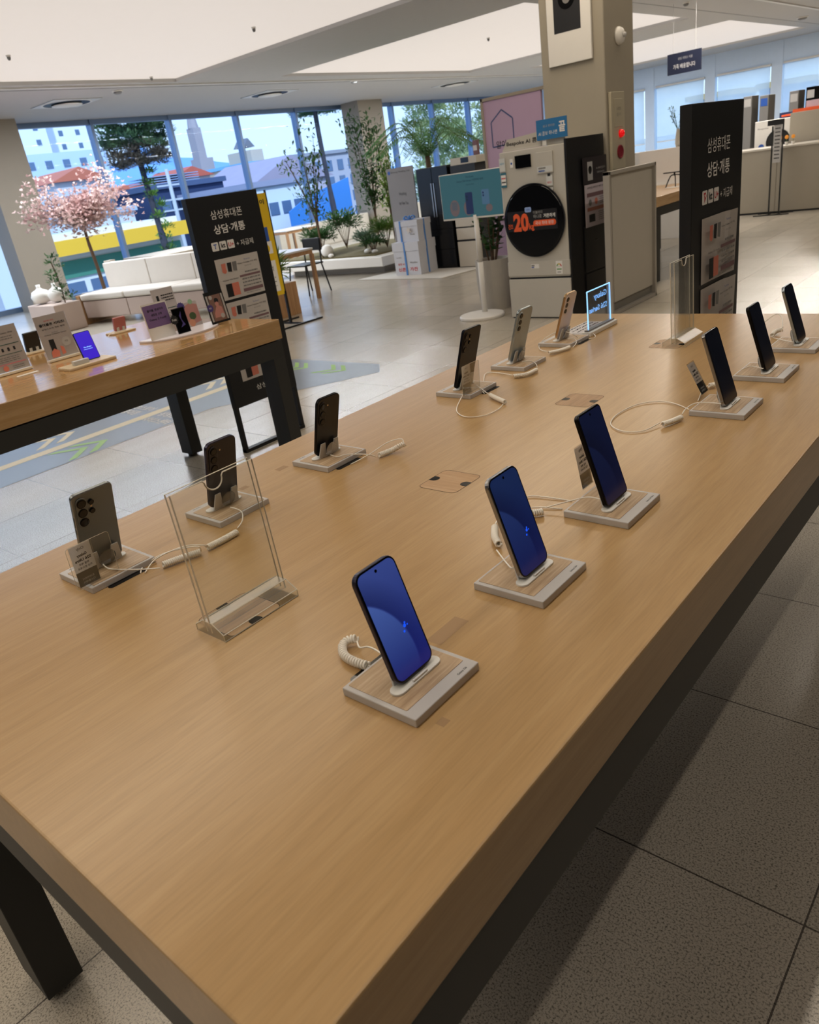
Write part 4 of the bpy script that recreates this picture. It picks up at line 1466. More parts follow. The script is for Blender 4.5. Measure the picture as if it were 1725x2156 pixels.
# --- violet partition behind it
t = thing('violet_partition', 'violet poster partition with a house outline behind the washing machine', 'partition', (-3.62, 7.36, 0))
M_pk = mat('partition_violet', (182, 156, 182), .55)
G().box(.03, .0, .0, .735, .03, 2.07).make('poster_panel', M_pk, t)
g = G()
g.box(0, -.01, 0, .03, .04, 2.10); g.box(.83, -.01, 0, .858, .04, 2.10); g.box(0, -.01, 2.07, .858, .04, 2.10)
g.make('frame', mat('champagne_frame', (166, 154, 136), .4, .3), t, bev=.002)
a = Art(0)
hp = [(.115, 1.62), (.115, 1.86), (.255, 1.965), (.385, 1.87), (.385, 1.66)]
for p, q in zip(hp, hp[1:]):
    dx, dz = q[0] - p[0], q[1] - p[1]
    l = math.hypot(dx, dz); nx, nz = -dz / l * .007, dx / l * .007
    a.poly([(p[0] - nx, p[1] - nz), (q[0] - nx, q[1] - nz), (q[0] + nx, q[1] + nz), (p[0] + nx, p[1] + nz)], mat('slate_line', (70, 82, 124), .5), 'house_outline')
a.poly([(.115, 1.613), (.30, 1.622), (.30, 1.636), (.115, 1.627)], MATS['slate_line'], 'house_outline')
a.text('알아서 깨끗하네', .41, 1.60, .075, M_ink, width=.50, bold=.01)
a.text('삼성 AI 가전', .36, 1.38, .05, M_ink, width=.3)
a.make(t)

# --- things on the main column
t = thing('framed_poster', 'white framed washing machine picture hanging high on the main column', 'poster', (-2.435, 7.195, 2.22))
G().box(-.225, -.028, 0, .225, 0, .90).make('white_frame', M_white, t, bev=.004)
a = Art(-.028)
a.rect(-.15, .26, .125, .86, mat('poster_black', (34, 34, 36), .5))
a.disc(-.012, .52, .085, M_blackg, lift=.0014)
a.disc(-.012, .52, .04, M_grey, lift=.002)
a.make(t)
t = thing('fire_alarm_panel', 'beige fire alarm box with red lamp and round red button on the main column', 'fire alarm', (-2.098, 7.38, 0), (0, 0, PI / 2))
G().box(-.14, -.03, 1.25, .14, 0, 1.92).make('housing', mat('alarm_beige', (176, 168, 146), .5), t, bev=.004)
G().box(-.085, -.036, 1.62, .085, -.03, 1.86).make('cover_plate', MATS['alarm_beige'], t, bev=.003)
a = Art(-.036)
a.text('소화전', 0, 1.76, .03, M_grey)
a.text('발신기', 0, 1.71, .03, M_grey)
a.make(t)
l = G().lathe([(.036, 0), (.036, .015), (.026, .035), (.01, .042)], seg=24).make('red_lamp', mat('lamp_red', (220, 20, 28), .2, emit=(200, 10, 14), es=.6), t, smooth=True)
l.rotation_euler = (PI / 2, 0, 0); l.location = (.035, -.03, 1.56)
l = G().lathe([(.06, 0), (.06, .012), (.05, .014), (.045, .008)], seg=28).make('push_button', mat('button_red', (130, 30, 46), .35), t)
l.rotation_euler = (PI / 2, 0, 0); l.location = (.02, -.03, 1.40)
t = thing('motion_sensor', 'round white dome sensor high on the main column', 'sensor', (-2.098, 7.48, 2.38), (0, 0, PI / 2))
l = G().lathe([(.075, 0), (.075, .012), (.06, .04), (.03, .055)], seg=28).make('dome', M_white, t, smooth=True)
l.rotation_euler = (PI / 2, 0, 0)
l = G().lathe([(.022, .05), (.018, .075), (.006, .08)], seg=16).make('sensor_eye', M_lgrey, t, smooth=True)
l.rotation_euler = (PI / 2, 0, 0)

# --- white leaning frame board beside the washing machine
t = thing('white_display_frame', 'white framed blank board standing right of the washing machine', 'board', (-1.79, 7.03, 0), (0, 0, PI / 2))
M_wb = mat('board_white', (176, 170, 158), .5)
g = G()
g.box(-.50, -.03, 0, -.47, .03, 1.265); g.box(.47, -.03, 0, .50, .03, 1.265); g.box(-.50, -.03, 1.235, .50, .03, 1.265); g.box(-.50, -.03, 0, .50, .03, .03)
g.make('frame', mat('frame_light', (170, 164, 154), .4, .2), t, bev=.002)
G().box(-.40, .0, .11, .47, .015, 1.235).make('inner_panel', M_wb, t)
G().box(-.47, .015, .03, .47, .028, 1.235).make('rear_panel', mat('board_grey', (120, 116, 108), .6), t)

# --- television on a round foot
t = thing('television_stand', 'white portable television on a round white foot showing phones on a teal screen', 'television', (-3.25, 6.50, 0))
G().lathe([(.235, 0), (.24, .008), (.24, .026), (.23, .034), (.03, .036)], seg=56).make('round_foot', M_white, t, smooth=False)
G().cyl(-.03, .10, .034, .55, .030, 24).make('pole', M_white, t, smooth=True)
G().cyl(-.03, .10, .55, 1.02, .026, 24).make('upper_pole', M_white, t, smooth=True)
sc = G().box(-.44, .085, .985, .33, .115, 1.43).make('screen_case', M_white, t, bev=.004)
M_tv = mat('tv_picture_teal', (10, 28, 32), .35, emit=(62, 104, 112), es=.5)
G().box(-.432, .0835, 1.003, .322, .086, 1.422).make('picture', M_tv, sc)
a = Art(.0835)
eh = lambda n_, c_: mat(n_, tuple(q // 3 for q in c_), .5, emit=c_, es=.4)
mi = eh('tv_ink', (16, 46, 66))
a.text('The all-new', -.05, 1.375, .018, mi, width=.10)
a.text('Galaxy S26 Series 사전판매 혜택', -.05, 1.335, .026, mi, width=.33)
a.text('지금 만나보세요', -.05, 1.305, .014, mi, width=.10)
mg = eh('tv_grey', (96, 100, 108)); ms = eh('tv_skin', (120, 104, 104)); mb = eh('tv_navy', (34, 50, 90)); mp = eh('tv_pale', (84, 120, 150))
a.disc(-.27, 1.10, .062, ms, sz=1.3); a.poly(rrect(-.305, 1.08, -.235, 1.16, .012), mg, lift=.0016)
a.disc(-.10, 1.09, .055, ms, sz=1.3); a.poly(rrect(-.125, 1.03, -.035, 1.24, .012), mb, lift=.0016)
a.disc(-.105, 1.20, .012, mi, lift=.002); a.disc(-.105, 1.17, .012, mi, lift=.002)
a.poly(rrect(.08, 1.11, .17, 1.25, .012), mp, lift=.0016); a.disc(.16, 1.075, .04, ms, sz=.9); a.disc(.10, 1.22, .010, mb, lift=.002); a.disc(.10, 1.195, .010, mb, lift=.002)
a.make(sc)

# ---------------------------------------------------------------- plants
M_leaf = leafy('leaf_dark', (30, 58, 32), (66, 104, 52), .5, 5)
M_leaf2 = leafy('leaf_silver', (92, 116, 98), (128, 148, 122), .6, 4)
M_leaf3 = leafy('leaf_fresh', (60, 96, 36), (122, 146, 60), .5, 3)
M_bark = mat('bark', (96, 74, 56), .8, vary=.2)
M_pink = leafy('blossom_pink', (190, 150, 148), (226, 208, 202), .6, 2.2, .3)
M_pot = mat('concrete_pot', (176, 170, 160), .7, vary=.08)


def leaf(g, p, d, L, w_, rnd):
    d = Vector(d).normalized()
    s = d.cross(Vector((rnd.uniform(-.3, .3), rnd.uniform(-.3, .3), 1))).normalized() * w_ / 2
    p = Vector(p)
    mid = p + d * L * .5 + Vector((0, 0, L * .08))
    g.add([p, mid - s, p + d * L, mid + s], [(0, 1, 2, 3)])


def rdir(rnd, up_=.3):
    a = rnd.uniform(0, 2 * PI)
    z = rnd.uniform(-.5, 1) * .7 + up_
    r_ = math.sqrt(max(.05, 1 - min(z, 1) ** 2))
    return (r_ * math.cos(a), r_ * math.sin(a), z)


def blob_leaves(g, c, rad, n, L, w_, rnd, shell=.5):
    for _ in range(n):
        d = Vector(rdir(rnd, 0.0)).normalized()
        k = shell + (1 - shell) * rnd.random()
        p = Vector(c) + Vector((d.x * rad[0], d.y * rad[1], d.z * rad[2])) * k
        leaf(g, p, d + Vector(rdir(rnd)) * .7, L * rnd.uniform(.7, 1.3), w_, rnd)


# potted plant with round leaves beside the television
rnd = random.Random(21)
t = thing('potted_plant', 'tall pale pot with a round leaved green plant behind the television stand', 'potted plant', (-3.38, 6.97, 0))
G().lathe([(.165, 0), (.19, .3), (.188, .53), (.170, .53), (.165, .50), (.01, .50)], seg=40).make('pot', M_pot, t, smooth=False)
g = G(); gl = G()
for k in range(9):
    a0 = rnd.uniform(0, 2 * PI)
    tip = Vector((.15 * math.cos(a0), .12 * math.sin(a0), rnd.uniform(.75, 1.12)))
    pts = spline([(.04 * math.cos(a0), .04 * math.sin(a0), .5), (.09 * math.cos(a0), .08 * math.sin(a0), .72), tip], 5)
    g.tube(pts, .007, 5)
    for _ in range(16):
        p = pts[rnd.randint(3, len(pts) - 1)]
        d = Vector(rdir(rnd))
        c = p + d.normalized() * .05
        u = d.cross(Vector((.2, .3, 1))).normalized(); v = d.normalized()
        gl.add([tuple(c + (u * math.cos(q) * .032 + v * math.sin(q) * .036)) for q in [2 * PI * i / 8 for i in range(8)]], [tuple(range(8))])
g.make('stem', M_bark, t)
gl.make('foliage', M_leaf, t)

# pink blossom tree
rnd = random.Random(5)
t = thing('blossom_tree', 'artificial pink blossom tree by the left windows', 'tree', (-12.0, 7.02, 0.0))
g = G(); gb = G()
g.tube(spline([(0, .02, .0), (0, .0, .75), (.02, -.04, 1.2), (0, -.02, 1.55)], 6), [.034] * 6 + [.03] * 6 + [.026] * 7, 10)
tips = []
for k in range(15):
    a0 = 2 * PI * k / 15 + rnd.uniform(-.2, .2)
    rr = rnd.uniform(.35, .95)
    zt = rnd.uniform(1.75, 2.30) if rr < .7 else rnd.uniform(1.55, 2.0)
    pts = spline([(0, -.02, 1.45), (rr * .35 * math.cos(a0), rr * .35 * math.sin(a0), 1.65), (rr * math.cos(a0) * .8, rr * math.sin(a0), zt)], 6)
    g.tube(pts, [.014 - .0009 * i for i in range(len(pts))], 5)
    tips += pts[4:]
for p in tips:
    for _ in range(25):
        q = p + Vector((rnd.gauss(0, .13), rnd.gauss(0, .13), rnd.gauss(0, .12)))
        for _ in range(3):
            leaf(gb, q, rdir(rnd), .055, .042, rnd)
g.make('trunk', M_bark, t)
gb.make('blossom_crown', M_pink, t)
G().box(-.3, -.3, 0, .3, .3, .35).make('planter', M_cream, t, bev=.01)

# sofa bench in front of it
ang = R(16.6)
t = thing('sofa_bench', 'long white cushioned bench with a tall panelled back', 'sofa', (-10.67, 5.83, 0), (0, 0, ang))
M_sofa = mat('sofa_white', (214, 208, 200), .7)
M_sofab = mat('sofa_base_rose', (186, 168, 158), .7)
g = G()
for k in range(3):
    g.box(.06 + k * .93, .02, .10, .98 + k * .93, .66, .36)
g.make('base', M_sofab, t, bev=.01)
for k in range(3):
    G().box(.04 + k * .93, .0, .37, .96 + k * .93, .68, .47).make('seat_cushion', M_sofa, t, bev=.03, seg=3)
    G().box(.04 + k * .93, .68, .36, .96 + k * .93, .84, .86).make('back_panel', M_sofa, t, bev=.015)
G().box(-.03, -.01, .0, .04, .86, .46).make('wooden_end', wood_mat('sofa_wood', (150, 112, 72), (170, 130, 88), (186, 148, 104), .5, 'Z'), t)
G().box(-.10, .87, .0, .03, 1.0, .88).make('back_end', M_cream, t)
o = G().box(-12.6, 7.9, .0, -11.2, 9.3, .78).make('low_divider', M_cream, bev=.01)
tag(o, 'low beige divider block behind the white bench back', 'divider')
t = thing('planter_box', 'low white planter box with climbing greenery left of the bench', 'planter', (-11.30, 5.28, 0))
G().box(0, 0, 0, .90, .45, .42).make('box', M_sofab, t, bev=.01)
rnd = random.Random(8)
g = G(); gs = G()
gs.tube(spline([(.80, .25, .40), (.78, .27, .7), (.82, .22, 1.05)], 5), .01, 5)
for k in range(10):
    blob_leaves(g, (.80 + rnd.uniform(-.09, .09), .25 + rnd.uniform(-.1, .1), .46 + .07 * k), (.10, .10, .06), 34, .06, .03, rnd, .2)
gs.make('stem', M_bark, t)
g.make('foliage', M_leaf, t)
for i, (x, y, s) in enumerate(((-11.08, 5.45, 1.0), (-10.82, 5.58, .85))):
    o = G().lathe([(.01, 0), (.12 * s, .03), (.155 * s, .12), (.12 * s, .20), (.045 * s, .235), (.03 * s, .26), (.035 * s, .30)], seg=28).make('round_vase', M_white, None, loc=(x, y, .42), smooth=True)
    tag(o, ['round white vase with a thin neck, left one on the planter box', 'round white vase close to the climbing greenery'][i], 'vase', 'round white vases')

# planted bed
bx0, bx1, by0, by1 = -10.3, -7.45, 9.62, 12.3
t = thing('planted_bed', 'raised white planting bed edge carrying shrubs and pebbles', 'planter', (0, 0, 0))
G().prism([(bx0, by0 - .1), (bx1, by0), (bx1, by1), (bx0, by1)], .13, .29, 'xy').make('white_rim', M_white, t, bev=.01)
G().prism([(bx0 + .3, by0 + .25), (bx1 - .25, by0 + .3), (bx1 - .25, by1), (bx0 + .3, by1)], 0, .13, 'xy').make('recessed_base', M_lgrey, t)
G().prism([(bx0 + .1, by0 + .1), (bx1 - .3, by0 + .18), (bx1 - .3, by1 - .1), (bx0 + .1, by1 - .1)], .285, .31, 'xy').make('moss_bed', mat('moss', (92, 82, 48), .9, vary=.35, vscale=14), t)
rnd = random.Random(12)


def bush(name, label, x, y, rx, rz, m, n, L, wv, cat='shrub'):
    t = thing(name, label, cat, (x, y, .311), group='shrubs in the planted bed')
    g = G(); gs = G()
    for k in range(10):
        a0 = 2 * PI * k / 10
        gs.tube([(0, 0, 0), (rx * .5 * math.cos(a0), rx * .5 * math.sin(a0), rz * .8)], .006, 4)
    blob_leaves(g, (0, 0, rz * .62), (rx, rx, rz * .5), n, L, wv, rnd, .15)
    gs.make('stem', M_bark, t)
    g.make('foliage', m, t)


bush('shrub', 'bushy dark green shrub at the left part of the planted bed', -9.5, 10.2, .34, .52, M_leaf, 1100, .09, .02)
bush('shrub', 'silvery shrub right of the left white sphere', -8.72, 10.62, .2, .36, M_leaf2, 800, .07, .018)
bush('shrub', 'fresh green feathery shrub below the slim trees', -8.3, 10.75, .30, .52, M_leaf3, 1200, .10, .014)
bush('shrub', 'dark shrub close to the gift boxes', -8.0, 10.05, .22, .28, M_leaf, 600, .08, .02)
bush('shrub', 'tall dark shrub at the window side of the planted bed', -9.7, 11.1, .40, .75, M_leaf, 1000, .09, .03)


def slim_tree(label, x, y, z0, h, spread, n, seed, m):
    n = int(n * 2.2)
    rnd = random.Random(seed)
    t = thing('slim_tree', label, 'tree', (x, y, z0), group='slim indoor trees')
    g = G(); gl = G()
    for k in range(7):
        a0 = rnd.uniform(0, 2 * PI)
        top = Vector((spread * rnd.uniform(.3, 1) * math.cos(a0), spread * rnd.uniform(.3, 1) * math.sin(a0), h * rnd.uniform(.7, 1)))
        pts = spline([(0, 0, 0), (.02 * math.cos(a0), .02 * math.sin(a0), h * .3), (top.x * .5, top.y * .5, h * .55), top], 6)
        g.tube(pts, [.014 - .0006 * i for i in range(len(pts))], 5)
        for _ in range(n):
            p = pts[rnd.randint(7, len(pts) - 1)]
            q = p + Vector((rnd.gauss(0, .09), rnd.gauss(0, .09), rnd.gauss(0, .09)))
            leaf(gl, q, rdir(rnd), .10, .04, rnd)
    g.make('trunk', M_bark, t)
    gl.make('foliage', m, t)


slim_tree('slim olive like tree rising in front of the far column', -8.85, 11.15, .3, 2.35, .38, 62, 31, M_leaf)
slim_tree('slim leafy tree at the window side of the planted bed', -9.1, 9.85, .3, 2.2, .5, 30, 33, M_leaf)
slim_tree('slim tree against the taupe side of the far column', -9.1, 11.9, .3, 1.9, .16, 40, 37, M_leaf3)
for i, (x, y, r_) in enumerate(((-9.02, 9.90, .115), (-7.86, 10.72, .15))):
    o = G().ball(0, 0, r_, r_).make('white_sphere', M_white, None, loc=(x, y, .30), smooth=True)
    tag(o, ['white ball lamp in front of the dark green shrub', 'white ball lamp beside the grey banner'][i], 'ball lamp', 'white balls in the planted bed')
for i, (x, y, r_) in enumerate(((-8.84, 9.80, .05), (-8.15, 10.05, .06), (-7.95, 10.02, .05))):
    o = G().ball(0, 0, r_ * .7, r_, 1.2, 1, .7, 12, 8).make('pebble', M_white, None, loc=(x, y, .305), smooth=True)
    tag(o, ['pale pebble touching the left white ball', 'pale pebble left of the gift boxes', 'small pale pebble next to the gift boxes'][i], 'pebble', 'pale pebbles on the moss')
# palm behind the banner
rnd = random.Random(44)
t = thing('potted_palm', 'potted palm with arching fronds behind the grey banner', 'palm', (-7.75, 11.55, .31))
M_palm = leafy('palm_leaf', (52, 102, 56), (96, 148, 84), .5, 2)
G().lathe([(.14, 0), (.17, .25), (.15, .25), (.01, .23)], seg=28).make('pot', M_pot, t)
G().tube([(0, 0, .2), (.01, 0, 1.0), (0, 0, 1.41)], [.05, .055, .045], 12).make('trunk', M_bark, t, smooth=True)
g = G(); gr = G()
for k in range(17):
    a0 = 2 * PI * k / 17 + rnd.uniform(-.15, .15)
    Lf = rnd.uniform(.85, 1.15)
    hgt = rnd.uniform(.15, .62)
    pts = spline([(0, 0, 1.37), (Lf * .4 * math.cos(a0), Lf * .4 * math.sin(a0), 1.41 + hgt), (Lf * math.cos(a0), Lf * math.sin(a0), 1.31 + hgt * .5)], 8)
    gr.tube(pts, .006, 4)
    for i in range(2, len(pts)):
        td = (pts[i] - pts[i - 1]).normalized()
        sd_ = td.cross(Vector((0, 0, 1))).normalized()
        for s in (-1, 1):
            for o_ in (0, .5):
                p = pts[i - 1].lerp(pts[i], o_)
                leaf(g, p, sd_ * s + td * .6 + Vector((0, 0, -.25)), .22, .026, rnd)
gr.make('frond_rib', M_leaf3, t)
g.make('frond_leaves', M_palm, t)

# grey wedding banner, fridge, white units
t = thing('roll_banner', 'tall grey banner with thin script between the planted bed and the black fridge', 'banner', (-7.08, 9.95, 0))
G().box(-.29, 0, .03, .27, .02, 1.60).make('sheet', mat('banner_grey', (134, 132, 134), .55), t)
G().box(-.30, -.05, 0, .28, .07, .03).make('foot', M_lgrey, t)
a = Art(0)
a.text('Samsung Wedding Club', .01, 1.52, .03, M_ink, width=.40)
a.disc(-.235, 1.535, .028, M_blue)
a.text('Wedding', 0, 1.17, .06, M_ink, width=.16)
a.text('for New You', 0, 1.04, .05, M_ink, width=.19)
a.text('웨딩 혜택', 0, .76, .04, M_red, width=.15)
a.text('특별한 신혼가전', 0, .68, .04, M_red, width=.24)
a.make(t)
M_frdg = mat('fridge_black', (20, 21, 24), .22)
t = thing('black_refrigerator', 'wide black refrigerator behind the television', 'refrigerator', (-6.73, 9.92, 0))
G().box(0, .02, 0, .62, .70, 1.53).make('body', M_frdg, t, bev=.005)
for x0, x1 in ((.004, .306), (.314, .618)):
    dd = G().box(x0, 0, .62, x1, .02, 1.525).make('door', M_frdg, t, bev=.003)
    G().box(x1 - .03 if x0 < .2 else x0 + .01, -.012, .8, x1 - .01 if x0 < .2 else x0 + .03, 0, 1.3).make('handle', M_steel, dd)
for z0, z1 in ((.03, .30), (.31, .61)):
    G().box(.004, 0, z0, .618, .02, z1).make('drawer', M_frdg, t, bev=.003)
t = thing('cabinet_unit', 'white drawer unit in front of the black refrigerator side', 'cabinet', (-6.06, 9.93, 0))
G().box(0, .01, 0, .46, .60, .80).make('body', M_black, t)
for z0, z1 in ((.02, .40), (.43, .60), (.62, .80)):
    G().box(.005, -.01, z0, .455, .01, z1).make('drawer', M_cream, t, bev=.004)
G().box(0, .01, .80, .46, .55, 1.50).make('dark_riser', M_washd, t)
o = thing('console_unit', 'small cream console with a black display on top of the dark units', 'appliance', (-5.99, 9.93, 1.501))
G().box(-.05, 0, 0, .44, .4, .10).make('case', M_cream, o, bev=.006)
G().box(.15, -.004, .02, .29, .002, .09).make('dark_display', M_blackg, o)
o = thing('fragrance_box', 'small upright rose box standing on the cream console', 'box', (-5.64, 10.05, 1.602))
G().box(-.04, 0, 0, .04, .06, .20).make('carton', mat('rose_carton', (120, 84, 88), .5), o, bev=.003)
G().box(-.034, -.002, .06, .034, .0, .13).make('front_label', M_paper, o)
# rug and gifts
o = G().prism([(-7.60, 9.12), (-5.72, 9.00), (-5.55, 9.90), (-7.36, 9.93)], .001, .014, 'xy').make('white_rug', mat('rug_white', (206, 202, 194), .9), bev=.003)
tag(o, 'white rug under the gift boxes', 'rug')


def gift(label, x, y, z, w_, d_, h_, rib, text):
    t = thing('gift_box', label, 'gift box', (x, y, z), (0, 0, R(4)), 'white gift boxes with blue ribbon')
    M_g = mat('gift_white', (206, 208, 216), .5)
    G().box(0, 0, 0, w_, d_, h_ * .78).make('carton', M_g, t)
    G().box(-.008, -.008, h_ * .74, w_ + .008, d_ + .008, h_).make('lid', M_g, t)
    M_rb = mat('ribbon_blue', (86, 140, 208), .4)
    g = G()
    rx = w_ * rib
    g.box(rx - .014, -.012, 0, rx + .014, -.002, h_ + .002)
    g.box(rx - .014, -.010, h_, rx + .014, d_ + .01, h_ + .003)
    g.box(w_ + .002, d_ * .45, 0, w_ + .012, d_ * .45 + .028, h_ + .002)
    g.make('ribbon', M_rb, t)
    a = Art(-.0005)
    for s, fx, fz, fh, fw, m_ in text:
        a.text(s, w_ * fx, h_ * fz, h_ * fh, m_, width=w_ * fw, bold=.02)
    a.make(t)
    return t


gift('large white gift box with red lettering and a blue ribbon', -6.92, 9.34, .0145, .50, .47, .50, .46,
     [('신혼', .27, .12, .12, .30, M_red), ('가전', .73, .12, .12, .30, M_red), ('삼성 AI', .26, .31, .07, .26, M_red), ('Wedding', .76, .34, .07, .30, M_grey), ('Lovely', .2, .52, .05, .2, M_grey)])
gb_ = gift('medium white gift box with a blue bow stacked on the large one', -6.85, 9.40, .516, .42, .36, .31, .22, [('Lovely', .75, .3, .08, .2, M_grey)])
g = G()
for k in range(6):
    a0 = 2 * PI * k / 6
    g.tube(spline([(.18, .15, .312), (.18 + .06 * math.cos(a0), .15 + .06 * math.sin(a0), .37), (.18 + .10 * math.cos(a0), .15 + .10 * math.sin(a0), .335), (.18, .15, .312)], 5), .009, 5)
g.make('bow', MATS['ribbon_blue'], gb_)
g = G()
g.add([( .26 + (.055 if k % 2 else .024) * math.cos(PI * k / 5), -.03, .17 + (.055 if k % 2 else .024) * math.sin(PI * k / 5)) for k in range(10)] + [( .26 + (.055 if k % 2 else .024) * math.cos(PI * k / 5), -.02, .17 + (.055 if k % 2 else .024) * math.sin(PI * k / 5)) for k in range(10)],
      [tuple(range(10)), tuple(range(19, 9, -1))] + [(k, k + 10, (k + 1) % 10 + 10, (k + 1) % 10) for k in range(10)])
g.make('star_tag', M_paper, gb_)
gift('small white gift box between the large box and the robot', -6.36, 9.95, .0145, .17, .14, .32, .5, [('A', .5, .5, .1, .3, M_red)])
t = thing('robot_cleaner_dock', 'small white robot cleaner dock at the foot of the dark units', 'appliance', (-6.62, 10.02, .014))
G().box(0, 0, 0, .20, .2, .12).make('case', M_white, t, bev=.02)
G().box(.05, -.004, .02, .15, .01, .07).make('dark_slot', M_blackg, t)
G().box(.16, .0, .0, .20, .04, .10)

# --- tables by the windows
W_side = wood_mat('side_table_wood', (150, 112, 76), (168, 128, 90), (184, 146, 106), .5, 'Z', 1, .02)


def side_table(label, x0, y0, x1, y1):
    t = thing('side_table', label, 'table', (x0, y0, 0), group='window side tables')
    G().box(0, 0, .695, x1 - x0, y1 - y0, .72).make('tabletop', mat('side_top_white', (214, 212, 210), .3), t, bev=.003)
    G().box(.01, .01, .64, x1 - x0 - .01, y1 - y0 - .01, .695).make('wood_apron', W_side, t)
    for sx in (0, 1):
        for sy in (0, 1):
            px, py = (x1 - x0 - .05) * sx, (y1 - y0 - .05) * sy
            G().box(px, py, 0, px + .05, py + .05, .64).make('leg', W_side, t)


def side_chair(label, x, y, rz):
    t = thing('side_chair', label, 'chair', (x, y, 0), (0, 0, rz), 'black window side chairs')
    G().box(-.21, -.2, .43, .21, .2, .455).make('seat', M_black, t, bev=.01)
    G().prism([(.16 * -1.25, .62), (.2, .62), (.2, .80), (-.2, .80)], .20, .225).make('backrest', M_black, t, bev=.008)
    for sx in (-1, 1):
        G().tube([(sx * .18, -.16, .43), (sx * .22, -.22, 0)], .012, 8).make('leg', M_black, t)
        G().tube([(sx * .18, .21, .80), (sx * .18, .18, .43), (sx * .22, .25, 0)], .012, 8).make('leg', M_black, t)


side_table('white topped wooden table beside the yellow banner', -7.85, 6.75, -7.02, 7.72)
side_chair('black chair behind the nearer side table', -7.62, 8.05, 0)
side_table('second white topped wooden table near the windows', -12.9, 11.6, -12.0, 12.6)
side_chair('black chair by the second side table', -12.4, 11.1, R(180))
# yellow banner
t = thing('yellow_banner', 'yellow advertising banner on a black stand behind the left dark sign', 'banner', (-5.9, 5.80, 0), (0, 0, PI / 2))
M_yel = mat('banner_yellow', (226, 190, 24), .5)
G().box(-.30, -.01, .37, .30, .01, 1.53).make('board', M_yel, t)
g = G()
g.box(.295, -.012, .37, .31, .012, 1.56); g.box(-.31, -.012, .37, -.295, .012, 1.56)
g.make('side_rail', M_black, t)
g = G()
g.box(.285, -.012, 0, .315, .012, .40); g.box(-.30, -.25, 0, .62, -.23, .02); g.box(-.3, .2, 0, .62, .22, .02); g.box(.29, -.24, 0, .31, .21, .02)
g.make('stand_foot', M_black, t)
a = Art(-.01)
a.text('카카오페이', .05, 1.41, .055, M_ink, width=.40, bold=.03)
a.rect(.02, .98, .22, 1.16, M_blue); a.disc(.1, 1.18, .06, M_ink)
a.rect(-.24, .42, .24, .78, M_inkw)
a.rect(-.24, .86, .24, 1.0, M_inkw, lift=.001)
a.disc(.15, .92, .05, M_yel, lift=.002)
a.text('혜택', .12, .66, .06, M_ink, width=.14)
a.bars(-.2, .58, .2, 3, .05, .012, M_grey, seed=6)
a.make(t)
t = thing('wooden_plant_box', 'brown wooden box with a leafy plant behind the yellow banner', 'planter', (-6.75, 6.15, 0))
G().box(0, 0, 0, .40, .55, .42).make('box', W_side, t, bev=.004)
g = G(); gs = G()
rnd = random.Random(2)
gs.tube([(.2, .3, .4), (.2, .3, .7)], .012, 6)
blob_leaves(g, (.2, .3, .60), (.20, .24, .26), 320, .14, .035, rnd, .1)
gs.make('stem', M_bark, t)
g.make('foliage', M_leaf3, t)

# --- right side: second table, counter and goods
W_r = wood_mat('table_oak_far', (176, 140, 98), (188, 154, 112), (200, 168, 126), .3, 'Y', 1, .01)
T3 = display_table('display_table', 'far oak display table between the column and the right dark sign', (-3.2, 8.12, 0.0), W_r)
t = thing('white_divider', 'white upright divider panel on the far oak table', 'divider', (-2.95, 10.0, TH))
G().box(-.1, 0, 0, .62, .02, .42).make('panel', M_white, t, bev=.003)
G().box(-.1, -.05, 0, .62, .07, .012).make('foot', M_white, t)
t = thing('tablet', 'dark tablet standing on the far oak table', 'tablet', (-2.74, 9.3, TH + .012), (R(-14), 0, R(60)))
G().box(-.12, -.006, .004, .12, .006, .19).make('screen', M_blackg, t, bev=.003)
G().box(-.1, 0, 0, .1, .06, .01).make('foot', M_white, t)
t = thing('holder_arm', 'black bent holder arm on the far oak table', 'holder', (-2.32, 9.35, TH))
g = G()
for dx in (-.12, .0, .16):
    g.tube(spline([(0, 0, .14), (dx * .5, .02, .12), (dx, .03, .004)], 5), .007, 6)
g.box(-.13, -.02, .16, .14, .02, .172)
g.tube([(0, 0, .13), (0, 0, .17)], .01, 6)
g.make('arm', M_black, t)
G().cyl(0, .02, 0, .004, .11, 24).make('white_disc', M_white, t)
# low white shelf and vase
t = thing('low_shelf', 'low white shelf unit behind the far oak table', 'shelf', (-4.9, 11.9, 0))
G().box(0, 0, 0, 2.3, .40, 1.28).make('body', M_white, t, bev=.004)
t = thing('flower_vase', 'slim vase with sprigs on the low white shelf', 'vase', (-3.38, 12.08, 1.28))
G().lathe([(.03, 0), (.045, .06), (.035, .16), (.022, .24), (.026, .25)], seg=20).make('vase', M_cream, t, smooth=True)
g = G(); rnd = random.Random(9)
for k in range(9):
    a0 = rnd.uniform(0, 2 * PI); tip = Vector((.13 * math.cos(a0), .1 * math.sin(a0), rnd.uniform(.38, .56)))
    g.tube([(0, 0, .22), tip], .003, 4)
    for _ in range(9):
        leaf(g, Vector((0, 0, .22)).lerp(tip, rnd.uniform(.5, 1)), rdir(rnd), .04, .02, rnd)
g.make('sprigs', M_leaf2, t)
